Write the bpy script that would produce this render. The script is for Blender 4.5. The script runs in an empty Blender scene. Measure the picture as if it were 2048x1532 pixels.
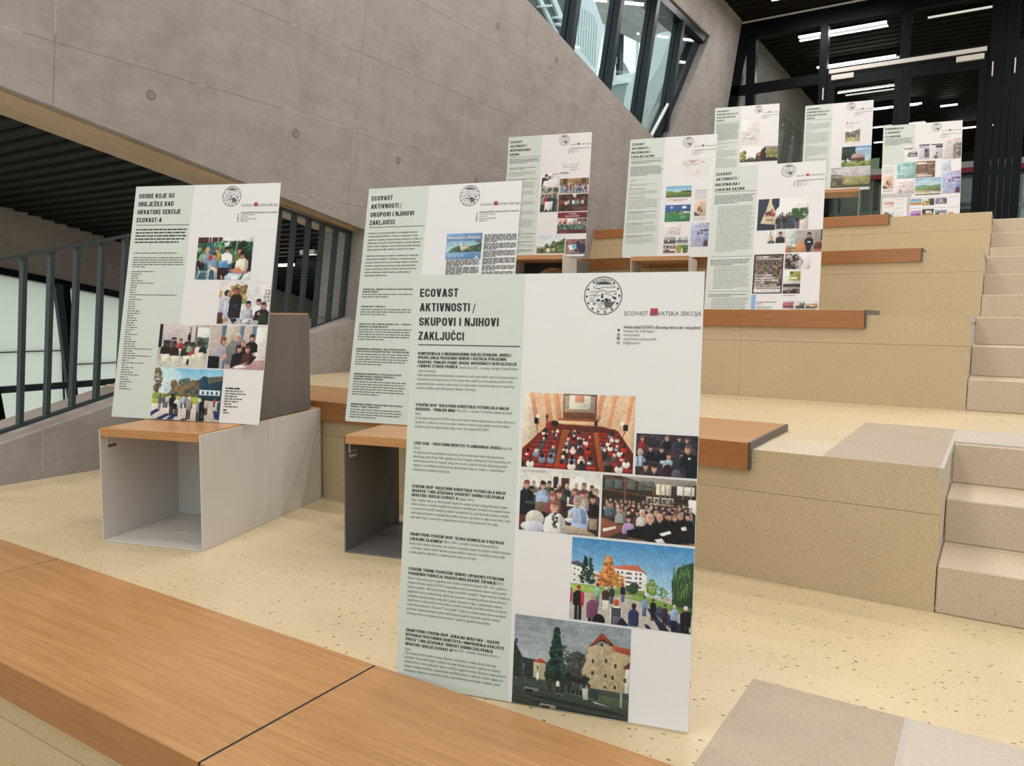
import bpy, bmesh, math, random
import numpy as np
from mathutils import Matrix, Vector

S = bpy.context.scene
COL = S.collection
random.seed(7)

# ------------------------------------------------------------------ camera, world, exposure
def make_camera():
    F, P, RO, YW = 1537.4, .0890, .0103, -.5645          # focal length in px of the 2048 frame, pitch, roll, yaw
    cp, sp, cr, sr, cy, sy = math.cos(P), math.sin(P), math.cos(RO), math.sin(RO), math.cos(YW), math.sin(YW)
    Rw = np.array([[cy, -sy, 0], [0, 0, -1], [sy, cy, 0]])
    Rp = np.array([[1, 0, 0], [0, cp, -sp], [0, sp, cp]])
    Rr = np.array([[cr, -sr, 0], [sr, cr, 0], [0, 0, 1]])
    R = Rr @ Rp @ Rw
    cam = bpy.data.cameras.new('camera')
    cam.sensor_width = 36
    cam.lens = F / 2048 * 36
    cam.clip_start, cam.clip_end = .05, 200
    ob = bpy.data.objects.new('camera', cam)
    COL.objects.link(ob)
    m = Matrix.Identity(4)
    for i in range(3):
        m[i][0], m[i][1], m[i][2] = R[0][i], -R[1][i], -R[2][i]
    m.translation = (0, 0, .9)
    ob.matrix_world = m
    S.camera = ob
make_camera()

W = bpy.data.worlds.new('sky')
S.world = W
W.use_nodes = True
bg = W.node_tree.nodes['Background']
bg.inputs[0].default_value = (.82, .94, 1.0, 1)
bg.inputs[1].default_value = 2.0

S.view_settings.view_transform = 'Standard'
S.view_settings.look = 'None'
S.view_settings.gamma = 1
S.view_settings.use_curve_mapping = False
S.view_settings.exposure = -0.30
LAMP_W = 34            # watts of one ceiling lamp
LAMP_COL = (1.0, .95, .92)

# ------------------------------------------------------------------ levels of the seating steps (metres)
ZT = [-.4525, 0.0, .4475, .915, 1.373, 1.843]      # tops of the tiers; index 1 is the floor in view
YT = [-.9, .9, 2.637, 4.41, 6.23, 8.05]            # planes of their risers
YF = 11.9                                          # glazed front with the doors
ZC = 5.31                                          # slatted ceiling
XS = -.125                                         # left side of the stair flights
WX, WK = -4.27, .14                                # left wall: x = WX + WK * z
def wx(z): return WX + WK * z

# ------------------------------------------------------------------ mesh helpers
def lin(c):
    return c / 12.92 if c <= .04045 else ((c + .055) / 1.055) ** 2.4
def hexlin(h):
    h = h.lstrip('#')
    return tuple(lin(int(h[i:i + 2], 16) / 255) for i in (0, 2, 4))

def link(name, me, mat=None, parent=None):
    ob = bpy.data.objects.new(name, me)
    COL.objects.link(ob)
    if me is not None and mat is not None and len(me.materials) == 0:
        me.materials.append(mat)
    if parent is not None:
        ob.parent = parent
    return ob

def mesh(name, verts, faces, mat, parent=None):
    me = bpy.data.meshes.new(name)
    me.from_pydata([tuple(map(float, v)) for v in verts], [], faces)
    bm = bmesh.new(); bm.from_mesh(me)
    bmesh.ops.recalc_face_normals(bm, faces=bm.faces)
    bm.to_mesh(me); bm.free()
    return link(name, me, mat, parent)

def box_me(name, x0, x1, y0, y1, z0, z1, bevel=0):
    me = bpy.data.meshes.new(name)
    v = [(x, y, z) for x in (x0, x1) for y in (y0, y1) for z in (z0, z1)]
    f = [(0, 1, 3, 2), (4, 6, 7, 5), (0, 4, 5, 1), (2, 3, 7, 6), (0, 2, 6, 4), (1, 5, 7, 3)]
    me.from_pydata(v, [], f)
    bm = bmesh.new(); bm.from_mesh(me)
    if bevel:
        bmesh.ops.bevel(bm, geom=bm.edges[:], offset=bevel, segments=1, affect='EDGES')
    bmesh.ops.recalc_face_normals(bm, faces=bm.faces)
    bm.to_mesh(me); bm.free()
    return me

def box(name, x0, x1, y0, y1, z0, z1, mat, parent=None, bevel=0):
    return link(name, box_me(name, x0, x1, y0, y1, z0, z1, bevel), mat, parent)

def prism(name, pts, vec, mat, parent=None):
    """closed outline of 3-D points pushed along vec"""
    n = len(pts); vec = Vector(vec)
    v = [Vector(p) for p in pts] + [Vector(p) + vec for p in pts]
    f = [tuple(range(n)), tuple(range(2 * n - 1, n - 1, -1))] + [(i, (i + 1) % n, n + (i + 1) % n, n + i) for i in range(n)]
    return mesh(name, v, f, mat, parent)

def bar(name, a, b, wd, ht, mat, parent=None, side=None):
    """rectangular bar from a to b; wd along side, ht across it"""
    a, b = Vector(a), Vector(b)
    d = (b - a).normalized()
    s = Vector(side) if side else Vector((1, 0, 0))
    s = (s - d * s.dot(d)).normalized()
    u = d.cross(s)
    q = [a + s * (i * wd / 2) + u * (j * ht / 2) for i, j in ((-1, -1), (1, -1), (1, 1), (-1, 1))]
    return prism(name, q, b - a, mat, parent)

def empty(name, loc=(0, 0, 0), rz=0):
    ob = bpy.data.objects.new(name, None)
    ob.empty_display_size = .1
    COL.objects.link(ob)
    ob.location = loc
    ob.rotation_euler = (0, 0, rz)
    return ob

def tag(ob, label, cat, group=None):
    ob['label'] = label; ob['category'] = cat
    if group: ob['group'] = group
    return ob

def struct(ob, label=None, cat=None):
    ob['kind'] = 'structure'
    if label: ob['label'] = label
    if cat: ob['category'] = cat
    return ob

# ------------------------------------------------------------------ materials
def mat_new(name, col=(.5, .5, .5), rough=.6, metal=0, spec=None):
    m = bpy.data.materials.new(name); m.use_nodes = True
    b = m.node_tree.nodes['Principled BSDF']
    b.inputs['Base Color'].default_value = (*col, 1)
    b.inputs['Roughness'].default_value = rough
    b.inputs['Metallic'].default_value = metal
    if spec is not None: b.inputs['Specular IOR Level'].default_value = spec
    return m

class NT:
    """small helper around a material's node tree"""
    def __init__(s, m):
        s.t = m.node_tree; s.b = s.t.nodes['Principled BSDF']
    def n(s, typ, **kw):
        x = s.t.nodes.new(typ)
        for k, v in kw.items(): setattr(x, k, v)
        return x
    def l(s, a, b): s.t.links.new(a, b)
    def coord(s, scale=(1, 1, 1), rot=(0, 0, 0), kind='Object'):
        c = s.n('ShaderNodeTexCoord'); mp = s.n('ShaderNodeMapping')
        mp.inputs['Scale'].default_value = scale; mp.inputs['Rotation'].default_value = rot
        s.l(c.outputs[kind], mp.inputs['Vector']); return mp.outputs[0]
    def noise(s, vec, scale, detail=4, rough=.55):
        x = s.n('ShaderNodeTexNoise'); x.inputs['Scale'].default_value = scale
        x.inputs['Detail'].default_value = detail; x.inputs['Roughness'].default_value = rough
        s.l(vec, x.inputs['Vector']); return x.outputs['Fac']
    def ramp(s, fac, stops):
        r = s.n('ShaderNodeValToRGB'); e = r.color_ramp.elements
        while len(e) < len(stops): e.new(.5)
        for i, (p, c) in enumerate(stops):
            e[i].position = p; e[i].color = (*c, 1)
        s.l(fac, r.inputs[0]); return r.outputs[0]
    def mix(s, fac, a, b, mode='MIX'):
        x = s.n('ShaderNodeMix', data_type='RGBA', blend_type=mode)
        for sock, val in ((x.inputs[0], fac), (x.inputs[6], a), (x.inputs[7], b)):
            if hasattr(val, 'links'): s.l(val, sock)
            elif isinstance(val, (int, float)): sock.default_value = val
            else: sock.default_value = (*val, 1)
        return x.outputs[2]
    def math(s, op, a, b=0.0):
        x = s.n('ShaderNodeMath', operation=op)
        for i, v in enumerate((a, b)):
            if hasattr(v, 'links'): s.l(v, x.inputs[i])
            else: x.inputs[i].default_value = v
        return x.outputs[0]
    def bump(s, h, strength=.1, dist=.01):
        x = s.n('ShaderNodeBump'); x.inputs['Strength'].default_value = strength; x.inputs['Distance'].default_value = dist
        s.l(h, x.inputs['Height']); s.l(x.outputs[0], s.b.inputs['Normal'])
    def base(s, c): s.l(c, s.b.inputs['Base Color'])

def specks(N, vec, scale, chance, size, jitter=.35):
    """sparse chips: cells of a voronoi pattern, only some of them filled"""
    v = N.n('ShaderNodeTexVoronoi'); v.inputs['Scale'].default_value = scale
    N.l(vec, v.inputs['Vector'])
    sep = N.n('ShaderNodeSeparateColor'); N.l(v.outputs['Color'], sep.inputs[0])
    rad = N.math('MULTIPLY_ADD', sep.outputs[1], size * jitter); rad.node.inputs[2].default_value = size * (1 - jitter)
    inside = N.math('LESS_THAN', v.outputs['Distance'], rad)
    pick = N.math('LESS_THAN', sep.outputs[0], chance)
    return N.math('MULTIPLY', inside, pick)

def mat_concrete(name, a, b, joints=True, streak=.5):
    m = mat_new(name, a, .72); N = NT(m)
    v = N.coord(); big = N.noise(v, .9, 6, .6)
    vs = N.coord((1.0, .9, 5.5)); st = N.noise(vs, 2.2, 8, .7)
    fine = N.noise(v, 16, 6, .7)
    c1 = N.ramp(big, [(.32, a), (.68, b)])
    c2 = N.mix(streak, c1, N.ramp(st, [(.30, tuple(x * .80 for x in a)), (.60, tuple(min(1, x * 1.10) for x in b))]))
    cl = N.noise(v, 3.1, 9, .72)
    c2 = N.mix(.38, c2, N.ramp(cl, [(.34, tuple(x * .74 for x in a)), (.52, b), (.74, tuple(min(1, x * 1.10) for x in b))]))
    c3 = N.mix(.35, c2, N.ramp(fine, [(.3, (.42, .42, .42)), (.7, (.60, .60, .60))]), 'OVERLAY')
    h = fine
    if joints:
        geo = N.n('ShaderNodeTexCoord'); sp = N.n('ShaderNodeSeparateXYZ'); N.l(geo.outputs['Object'], sp.inputs[0])
        wob = N.math('MULTIPLY', N.math('SUBTRACT', N.noise(v, 2, 2), .5), .004)
        def line(co, period, off, wd):
            t = N.math('ADD', N.math('SUBTRACT', co, off), wob)
            t = N.math('PINGPONG', t, period / 2)
            return N.math('LESS_THAN', t, wd)
        lz = line(sp.outputs[2], .515, 2.197, .0032)
        ly = line(sp.outputs[1], 2.06, 2.07, .0035)
        brk = N.math('GREATER_THAN', N.noise(v, 1.7, 3), .47)
        lz = N.math('MULTIPLY', lz, N.math('GREATER_THAN', sp.outputs[2], 1.6))
        both = N.math('MAXIMUM', lz, ly)
        dark = N.math('MULTIPLY', both, brk)
        lite = N.math('MULTIPLY', both, N.math('SUBTRACT', 1.0, brk))
        c3 = N.mix(N.math('MULTIPLY', dark, .45), c3, tuple(x * .42 for x in a))
        c3 = N.mix(N.math('MULTIPLY', lite, .35), c3, tuple(min(1, x * 1.5) for x in b))
        h = N.math('SUBTRACT', fine, N.math('MULTIPLY', both, .7))
    N.base(c3); N.bump(h, .25, .006)
    return m

def mat_lino(name, a, b):
    m = mat_new(name, a, .42); N = NT(m)
    v = N.coord(); big = N.noise(v, 1.3, 3)
    c = N.ramp(big, [(.3, a), (.7, b)])
    fine = N.noise(v, 60, 3)
    c = N.mix(.18, c, N.ramp(fine, [(.35, tuple(x * .8 for x in a)), (.65, b)]))
    s1 = specks(N, N.coord((1, 2.3, 1), (0, 0, .25)), 32, .36, .19)
    s2 = specks(N, N.coord((1.9, 1, 1), (0, 0, .5)), 42, .24, .17)
    c = N.mix(s1, c, (.105, .075, .045)); c = N.mix(N.math('MULTIPLY', s2, .8), c, (.16, .12, .08))
    N.base(c); return m

def mat_terrazzo(name, a, b, dark=.55, grain=.5):
    m = mat_new(name, a, .55); N = NT(m)
    v = N.coord(); big = N.noise(v, 2.2, 4)
    c = N.ramp(big, [(.3, a), (.7, b)])
    f = N.noise(N.coord((1, 1, 1.5)), 170, 4, .65)
    c = N.mix(grain, c, N.ramp(f, [(.32, tuple(x * .55 for x in a)), (.50, a), (.70, tuple(min(1, x * 1.22) for x in b))]))
    s1 = specks(N, N.coord((1, 1, 1.7)), 78, .17, .24, .6)
    s2 = specks(N, N.coord((1, 1, 1.8), (.3, .2, .4)), 135, .24, .30, .6)
    c = N.mix(N.math('MULTIPLY', s1, dark), c, (.10, .065, .035)); c = N.mix(N.math('MULTIPLY', s2, .5), c, (.17, .11, .06))
    N.base(c); return m

def mat_wood(name, a, b, rough=.33, scale=1.0):
    m = mat_new(name, a, rough); N = NT(m)
    v = N.coord((.9 * scale, 16 * scale, 16 * scale)); g = N.noise(v, 2.4, 7, .62)
    v2 = N.coord((1.2 * scale, 60 * scale, 60 * scale)); g2 = N.noise(v2, 3.5, 3, .5)
    c = N.ramp(g, [(.28, a), (.72, b)])
    c = N.mix(.35, c, N.ramp(g2, [(.35, tuple(x * .78 for x in a)), (.62, b)]))
    N.base(c); N.bump(g2, .05, .002)
    N.b.inputs['Coat Weight'].default_value = .12; N.b.inputs['Coat Roughness'].default_value = .25
    return m

def mat_glass(name, tint=(.8, .9, .88), refl=.10, rough=.0, opacity=0.0, body=(.8, .85, .82)):
    m = bpy.data.materials.new(name); m.use_nodes = True; t = m.node_tree; t.nodes.clear()
    o = t.nodes.new('ShaderNodeOutputMaterial'); tr = t.nodes.new('ShaderNodeBsdfTransparent'); gl = t.nodes.new('ShaderNodeBsdfGlossy')
    lw = t.nodes.new('ShaderNodeLayerWeight'); lw.inputs[0].default_value = .5
    fr = t.nodes.new('ShaderNodeMath'); fr.operation = 'POWER'; fr.inputs[1].default_value = 4.0; t.links.new(lw.outputs['Facing'], fr.inputs[0])
    tr.inputs[0].default_value = (*tint, 1); gl.inputs['Roughness'].default_value = rough
    mx = t.nodes.new('ShaderNodeMixShader')
    ad = t.nodes.new('ShaderNodeMath'); ad.operation = 'MULTIPLY_ADD'; ad.inputs[1].default_value = .7; ad.inputs[2].default_value = refl * .4
    t.links.new(fr.outputs[0], ad.inputs[0]); t.links.new(ad.outputs[0], mx.inputs[0])
    src = tr.outputs[0]
    if opacity:
        df = t.nodes.new('ShaderNodeBsdfDiffuse'); df.inputs[0].default_value = (*body, 1)
        m2 = t.nodes.new('ShaderNodeMixShader'); m2.inputs[0].default_value = opacity
        t.links.new(tr.outputs[0], m2.inputs[1]); t.links.new(df.outputs[0], m2.inputs[2]); src = m2.outputs[0]
    t.links.new(src, mx.inputs[1]); t.links.new(gl.outputs[0], mx.inputs[2]); t.links.new(mx.outputs[0], o.inputs[0])
    return m

def mat_emit(name, col, strength):
    m = bpy.data.materials.new(name); m.use_nodes = True; t = m.node_tree; t.nodes.clear()
    o = t.nodes.new('ShaderNodeOutputMaterial'); e = t.nodes.new('ShaderNodeEmission')
    e.inputs[0].default_value = (*col, 1); e.inputs[1].default_value = strength
    t.links.new(e.outputs[0], o.inputs[0]); return m

def mat_frost(name):
    m = bpy.data.materials.new(name); m.use_nodes = True; t = m.node_tree; t.nodes.clear()
    o = t.nodes.new('ShaderNodeOutputMaterial'); tl = t.nodes.new('ShaderNodeBsdfTranslucent'); df = t.nodes.new('ShaderNodeBsdfDiffuse'); gl = t.nodes.new('ShaderNodeBsdfGlossy')
    tl.inputs[0].default_value = (.74, .74, .66, 1); df.inputs[0].default_value = (.5, .55, .5, 1); gl.inputs['Roughness'].default_value = .05
    a = t.nodes.new('ShaderNodeMixShader'); a.inputs[0].default_value = .12; b = t.nodes.new('ShaderNodeMixShader'); b.inputs[0].default_value = .05
    t.links.new(tl.outputs[0], a.inputs[1]); t.links.new(df.outputs[0], a.inputs[2]); t.links.new(a.outputs[0], b.inputs[1]); t.links.new(gl.outputs[0], b.inputs[2]); t.links.new(b.outputs[0], o.inputs[0])
    return m

M = {}
M['concrete'] = mat_concrete('board_marked_concrete', (.262, .242, .230), (.325, .302, .288))
M['concrete_plain'] = mat_concrete('plain_concrete', (.25, .215, .185), (.32, .28, .245), joints=False)
M['concrete_low'] = mat_concrete('mottled_concrete', (.25, .21, .18), (.37, .325, .285), joints=False, streak=.3)
M['lino'] = mat_lino('speckled_floor', (.60, .485, .295), (.68, .555, .355))
M['riser'] = mat_terrazzo('tan_terrazzo', (.55, .425, .260), (.62, .485, .305))
M['stair'] = mat_terrazzo('greyish_terrazzo', (.545, .44, .325), (.605, .495, .375), .6)
M['slab'] = mat_terrazzo('ground_slab', (.40, .325, .238), (.45, .37, .275), .25, .22)
M['slab_grey'] = mat_terrazzo('grey_slab', (.50, .44, .365), (.56, .50, .42), .2, .15)
M['slab_pale'] = mat_terrazzo('pale_slab', (.56, .475, .35), (.62, .53, .40), .15, .12)
M['filler'] = mat_new('joint_filler', (.50, .45, .40), .8)
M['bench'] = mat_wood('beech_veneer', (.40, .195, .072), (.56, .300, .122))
M['bench_shaded'] = mat_wood('beech_veneer_shaded', (.335, .135, .042), (.43, .185, .062), .4)  # same wood as the seat, darkened to carry the shade on the front face
M['stool_top'] = mat_wood('oiled_beech', (.46, .215, .075), (.60, .315, .13), .38, 1.6)
M['soffit_tan'] = mat_concrete('tan_soffit', (.44, .315, .205), (.52, .385, .265), joints=False, streak=.3)
M['gap'] = mat_new('dark_gap', (.012, .011, .010), .7)
M['plate'] = mat_new('grey_steel_plate', (.085, .080, .072), .45)
M['box_light'] = mat_new('light_grey_sheet', (.62, .59, .555), .42)
M['box_dark'] = mat_new('dark_grey_sheet', (.145, .138, .130), .40)
M['box_black'] = mat_new('black_sheet', (.018, .017, .016), .5)
M['frame'] = mat_new('anthracite_frame', (.003, .005, .006), .34, spec=.10)
M['frame_win'] = mat_new('slate_frame', (.010, .018, .021), .34, spec=.25)
M['rail'] = mat_new('railing_paint', (.028, .042, .044), .45, spec=.3)
M['slat'] = mat_new('dark_slat', (.010, .009, .007), .65, spec=.15)
M['black'] = mat_new('black_void', (.006, .006, .006), .8)
M['glass'] = mat_glass('clear_glass', (.93, .98, .97), .05)
M['glass_door'] = mat_glass('door_glass', (.86, .90, .89), .08)
M['frost'] = mat_frost('frosted_pane')
M['frost_in'] = mat_new('pale_green_glass', (.42, .50, .45), .2)
M['silver'] = mat_new('silver_closer', (.55, .52, .48), .4)
M['white_paint'] = mat_new('white_paint', (.78, .80, .79), .5)
M['grey_green'] = mat_new('grey_green_paint', (.30, .34, .32), .6)
M['atrium_dark'] = mat_new('dark_atrium_wall', (.10, .12, .11), .7)  # dark grey-green back panel of the atrium stair
M['board'] = mat_new('white_foamboard', (.79, .775, .775), .45, spec=.3)
M['board_edge'] = mat_new('foamboard_back', (.16, .15, .14), .6)
M['side'] = mat_new('sage_print', (.640, .695, .640), .45, spec=.3)
M['ink'] = mat_new('black_ink', (.016, .015, .014), .5)
M['ink2'] = mat_new('grey_ink', (.12, .12, .115), .5)
M['ink3'] = mat_new('pale_grey_ink', (.36, .36, .35), .5)
M['red'] = mat_new('red_ink', (.50, .030, .055), .5)
M['redline'] = mat_new('thin_red_ink', (.55, .22, .22), .5)
M['card'] = mat_new('pale_card_print', (.66, .64, .65), .5)
M['greystrip'] = mat_new('grey_strip_print', (.50, .51, .50), .5)
M['bluestrip'] = mat_new('blue_strip_print', (.27, .44, .68), .5)
M['cardboard'] = mat_new('cardboard_strut', (.38, .27, .17), .8)
M['tube'] = mat_emit('lamp_tube', (1.0, .95, .88), 16)
M['tube_warm'] = mat_emit('dim_strip', (1.0, .92, .78), 1.2)
M['housing'] = mat_new('lamp_housing', (.6, .6, .6), .4)
pm = mat_new('photo_print', (.5, .5, .5), .38, spec=.3)
_N = NT(pm); _a = _N.n('ShaderNodeAttribute'); _a.attribute_name = 'ink'; _N.base(_a.outputs['Color'])
M['photo'] = pm
# ------------------------------------------------------------------ left wall with its two openings
def wall_with_holes():
    def sill_a(y): return .216 + .256 * (y - 1.862)
    def head_a(y): return 1.939 - .168 * (y - 1.831)
    def sill_b(y): return 3.711 - .178 * (y - 6.117)
    outer = [(-5, -2), (24, -2), (24, ZC + .1), (-5, ZC + .1)]
    ha = [(.4, sill_a(.4)), (4.33, sill_a(4.33)), (4.33, head_a(4.33)), (.4, head_a(.4))]
    hb = [(2.0, sill_b(2.0)), (9.72, 3.07), (10.7, 4.745), (2.0, 4.745)]
    TH = .42
    bm = bmesh.new()
    loops_f, loops_b = [], []
    for loop in (outer, ha, hb):
        vf = [bm.verts.new((wx(z), y, z)) for y, z in loop]
        vb = [bm.verts.new((wx(z) - TH, y, z)) for y, z in loop]
        loops_f.append(vf); loops_b.append(vb)
        n = len(loop)
        for i in range(n):
            bm.faces.new((vf[i], vf[(i + 1) % n], vb[(i + 1) % n], vb[i]))
    for loops in (loops_f, loops_b):
        ed = []
        for vs in loops:
            for i in range(len(vs)):
                e = bm.edges.get((vs[i], vs[(i + 1) % len(vs)])) or bm.edges.new((vs[i], vs[(i + 1) % len(vs)]))
                ed.append(e)
        bmesh.ops.triangle_fill(bm, use_beauty=True, use_dissolve=False, edges=ed)
    bmesh.ops.recalc_face_normals(bm, faces=bm.faces)
    me = bpy.data.meshes.new('wall_left'); bm.to_mesh(me); bm.free()
    return link('wall_left', me, M['concrete'])
wall_left = struct(wall_with_holes())

# formwork tie holes: shallow rings with a filled plug
def ring_me(name, r0, r1, n=24):
    v, f = [], []
    for i in range(n):
        a = 2 * math.pi * i / n
        for r in (r0, r1): v.append((0, r * math.cos(a), r * math.sin(a)))
    for i in range(n):
        j = (i + 1) % n; f.append((2 * i, 2 * i + 1, 2 * j + 1, 2 * j))
    c = len(v); v.append((0.0004, 0, 0))
    for i in range(n): f.append((c, 2 * i, 2 * ((i + 1) % n)))
    me = bpy.data.meshes.new(name); me.from_pydata(v, [], f); return me
tie_me = ring_me('tie_hole', .022, .027)
tie_me.materials.append(mat_new('tie_plug', (.24, .21, .185), .8)); tie_me.materials.append(mat_new('tie_rim', (.125, .11, .098), .8))
for p in tie_me.polygons: p.material_index = 1 if len(p.vertices) == 4 else 0
for y, z in [(2.58, 2.07), (3.60, 2.07), (5.72, 3.375), (6.745, 3.375), (4.66, 3.375), (4.62, 2.07), (5.66, 2.07)]:
    o = link('tie_hole', tie_me, None, wall_left)
    o.location = (wx(z) + .0015, y, z); o.rotation_euler = (0, math.atan(WK), 0)

# sloping coping on the sill of the lower opening
def sill_piece(name, y0, y1, x0, x1, h):
    pts = []
    for y in (y0, y1):
        z = .216 + .256 * (y - 1.862)
        pts.append([(wx(z) + x0, y, z - .02), (wx(z) + x1, y, z - .02), (wx(z) + x1 - .012, y, z + h), (wx(z) + x0, y, z + h)])
    v = pts[0] + pts[1]
    f = [(0, 1, 2, 3), (7, 6, 5, 4)] + [(i, (i + 1) % 4, 4 + (i + 1) % 4, 4 + i) for i in range(4)]
    return mesh(name, v, f, M['concrete_plain'], wall_left)
def soffit_sheet():  # thin tan sheet below the sloping head, set back from the wall face
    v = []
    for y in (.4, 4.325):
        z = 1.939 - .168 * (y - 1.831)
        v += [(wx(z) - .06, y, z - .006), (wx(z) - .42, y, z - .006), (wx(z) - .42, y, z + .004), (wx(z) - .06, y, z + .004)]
    return mesh('soffit_sheet', v, [(0, 1, 2, 3), (7, 6, 5, 4)] + [(i, (i + 1) % 4, 4 + (i + 1) % 4, 4 + i) for i in range(4)], M['soffit_tan'], wall_left)
soffit_sheet()
sill_piece('sill_coping', .4, 4.33, -.42, -.045, .022)

# ------------------------------------------------------------------ railing in the lower opening
rail = empty('stair_railing', (wx(.45) - .14, 2.3, .42))
tag(rail, 'dark slate steel railing with slim upright bars in the sloping wall opening', 'railing')
def rp(y, z): return Vector((wx(z) - .14, y, z)) - Vector(rail.location)
def hand(y): return 1.145 + .2727 * (y - 1.908)
def low(y): return .262 + .2507 * (y - 1.924)
bar('handrail', rp(.45, hand(.45)), rp(3.62, hand(3.62)), .045, .016, M['rail'], rail)
bar('head_rail', rp(3.60, 1.607), rp(4.32, 1.497), .045, .016, M['rail'], rail)
bar('bottom_rail', rp(.45, low(.45)), rp(4.32, low(4.32)), .045, .016, M['rail'], rail)
k = 0
while True:
    y = 4.305 - .1345 * k; k += 1
    if y < .5: break
    top = hand(y) if y < 3.62 else 1.607 - .1528 * (y - 3.60)
    bar('baluster' if k > 1 else 'end_post', rp(y, low(y) + .007), rp(y, top - .006), .04, .022 if k > 1 else .026, M['rail'], rail)

# ------------------------------------------------------------------ space seen through the lower opening
def zline(y): return 1.242 - .167 * (y - 3.14)
wo = struct(prism('wall_outer', [(-7, -1, zline(-1)), (-7, 14, zline(14)), (-7, 14, 3.2), (-7, -1, 3.2)], (-.3, 0, 0), M['concrete_plain']))
w2 = struct(empty('window_2', (-7, 3.5, 0)))
def w2p(x, y, z): return (x + 7, y - 3.5, z)
prism('head_frame', [w2p(-6.96, -1, zline(-1) - .058), w2p(-6.96, 14, zline(14) - .058), w2p(-6.96, 14, zline(14)), w2p(-6.96, -1, zline(-1))], (-.1, 0, 0), M['frame'], w2)
for y0, y1, zj in ((-1, 1.6, .54), (1.6, 3.63, .54), (3.62, 5.2, .41), (5.2, 7.0, .41)):
    prism('pane', [w2p(-7.03, y0, zj + .003), w2p(-7.03, y1 - .01, zj + .003), w2p(-7.03, y1 - .01, zline(y1) - .05), w2p(-7.03, y0, zline(y0) - .05)], (-.02, 0, 0), M['frost'], w2)
    prism('pane', [w2p(-7.03, y0, -1.6), w2p(-7.03, y1 - .01, -1.6), w2p(-7.03, y1 - .01, zj - .003), w2p(-7.03, y0, zj - .003)], (-.02, 0, 0), M['frost'], w2)
    bar('joint', w2p(-7.035, y0, zj), w2p(-7.035, y1 - .01, zj), .02, .008, M['rail'], w2)
    bar('joint', w2p(-7.035, y1 - .005, -1.6), w2p(-7.035, y1 - .005, zline(y1) - .03), .02, .014, M['rail'], w2)
bar('lower_rail', w2p(-6.95, -1, .22), w2p(-6.95, 7, .25), .06, .055, M['rail'], w2)
bar('slanted_mullion', w2p(-6.92, 3.55, 1.12), w2p(-6.92, 3.655, -.1), .05, .06, M['rail'], w2)
bar('slanted_mullion', w2p(-6.92, 3.62, 1.12), w2p(-6.92, 3.66, -.1), .06, .045, M['frame'], w2)
bar('slanted_mullion', w2p(-6.92, 2.95, .8), w2p(-6.92, 3.07, -.2), .05, .07, M['frame'], w2)
bar('slanted_mullion', w2p(-6.92, 4.22, 1.0), w2p(-6.92, 4.30, -.2), .05, .05, M['frame'], w2)
def slope(y): return 1.738 - .2075 * (y - 3.211)
cu = struct(prism('ceiling_under_stairs', [(-7, -1, slope(-1) + .07), (-7, 10, slope(10) + .07), (-7, 10, slope(10) + .17), (-7, -1, slope(-1) + .17)], (2.54, 0, 0), M['black']))
sl_me = box_me('slat', -1.27, 1.27, -.05, .05, 0, .075)
sl_me.materials.append(M['slat'])
for i in range(78):
    y = 3.211 - .108 * 26 + .108 * i
    o = link('slat', sl_me, None, cu); o.location = (-5.73, y, slope(y))
struct(box('floor_lower_hall', -7.3, -4.8, -1, 14, -1.7, -1.6, M['slab']))

# ------------------------------------------------------------------ floors, tiers, risers and stairs
def tier(i, z, y0, y1, zb):
    """tier i: tread from y0 to y1 at height z, riser down to zb"""
    t = struct(empty('floor' if i == 1 else 'seating_tier', (-2, y0, z)))
    def q(x, y, zz): return (x + 2, y - y0, zz - z)
    def bx(name, x0, x1, ya, yb, za, zc, m, bev=0):
        a, b = q(x0, ya, za), q(x1, yb, zc)
        return box(name, a[0], b[0], a[1], b[1], a[2], b[2], m, t, bev)
    XL = WX - .35
    bx('tread', XL, XS - .002, y0 + .03, y1, z - .05, z, M['lino'])
    bx('tread', XS - .002, 1.5, y0 + (.645 if i > 1 else .03), y1, z - .05, z, M['lino'])
    bx('tread', 1.5, 6, y0 + .03, y1, z - .05, z, M['lino'])
    if i == 2: bx('edge_slab', -.72, -.472, y0 + .002, y0 + .30, z - .0004, z + .0012, M['slab_pale'])
    bx('core', XL, XS - .03, y0 + .045, y0 + .40, zb, z - .05, M['concrete_plain'])
    h = z - zb
    zj = zb + h * .68
    xs = [XL, -2.75, -1.25, XS]
    for a, b in zip(xs[:-1], xs[1:]):
        bx('riser_panel', a + .0005, b - .0005, y0, y0 + .045, zb, zj - .0006, M['riser'], .0004)
        bx('riser_panel', a + .0005, b - .0005, y0 + .0008, y0 + .045, zj + .0006, z, M['riser'], .0004)
    bx('nosing', XL, XS - .36, y0 + .04, y0 + .05, z - .01, z + .0005, M['lino'])
    bx('side_panel', XS - .028, XS, y0 + .046, y0 + .66, zb, z - .001, M['slab_grey'])
    bx('landing_slab', -.472, XS - .001, y0 + .002, y0 + .985, z - .0004, z + .0015, M['slab'])
    bx('joint_filler', XS - .008, XS + .004, y0, y0 + .985, z - .03, z + .0022, M['filler'])
    bx('landing_slab', XS + .004, 1.5, y0 + .62 if i > 1 else y0 + .001, y0 + .985, z - .03, z + .0016, M['slab_grey'])
    bx('core', 1.5, 6, y0, y0 + .4, zb, z - .05, M['riser'])
    return t
for i in range(1, 6):
    tier(i, ZT[i], YT[i], (YT[i + 1] if i < 5 else 24) + .04, ZT[i - 1])
struct(box('floor_front', WX - .35, 6, -5, YT[1] + .04, ZT[0] - .05, ZT[0], M['lino']))

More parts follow.
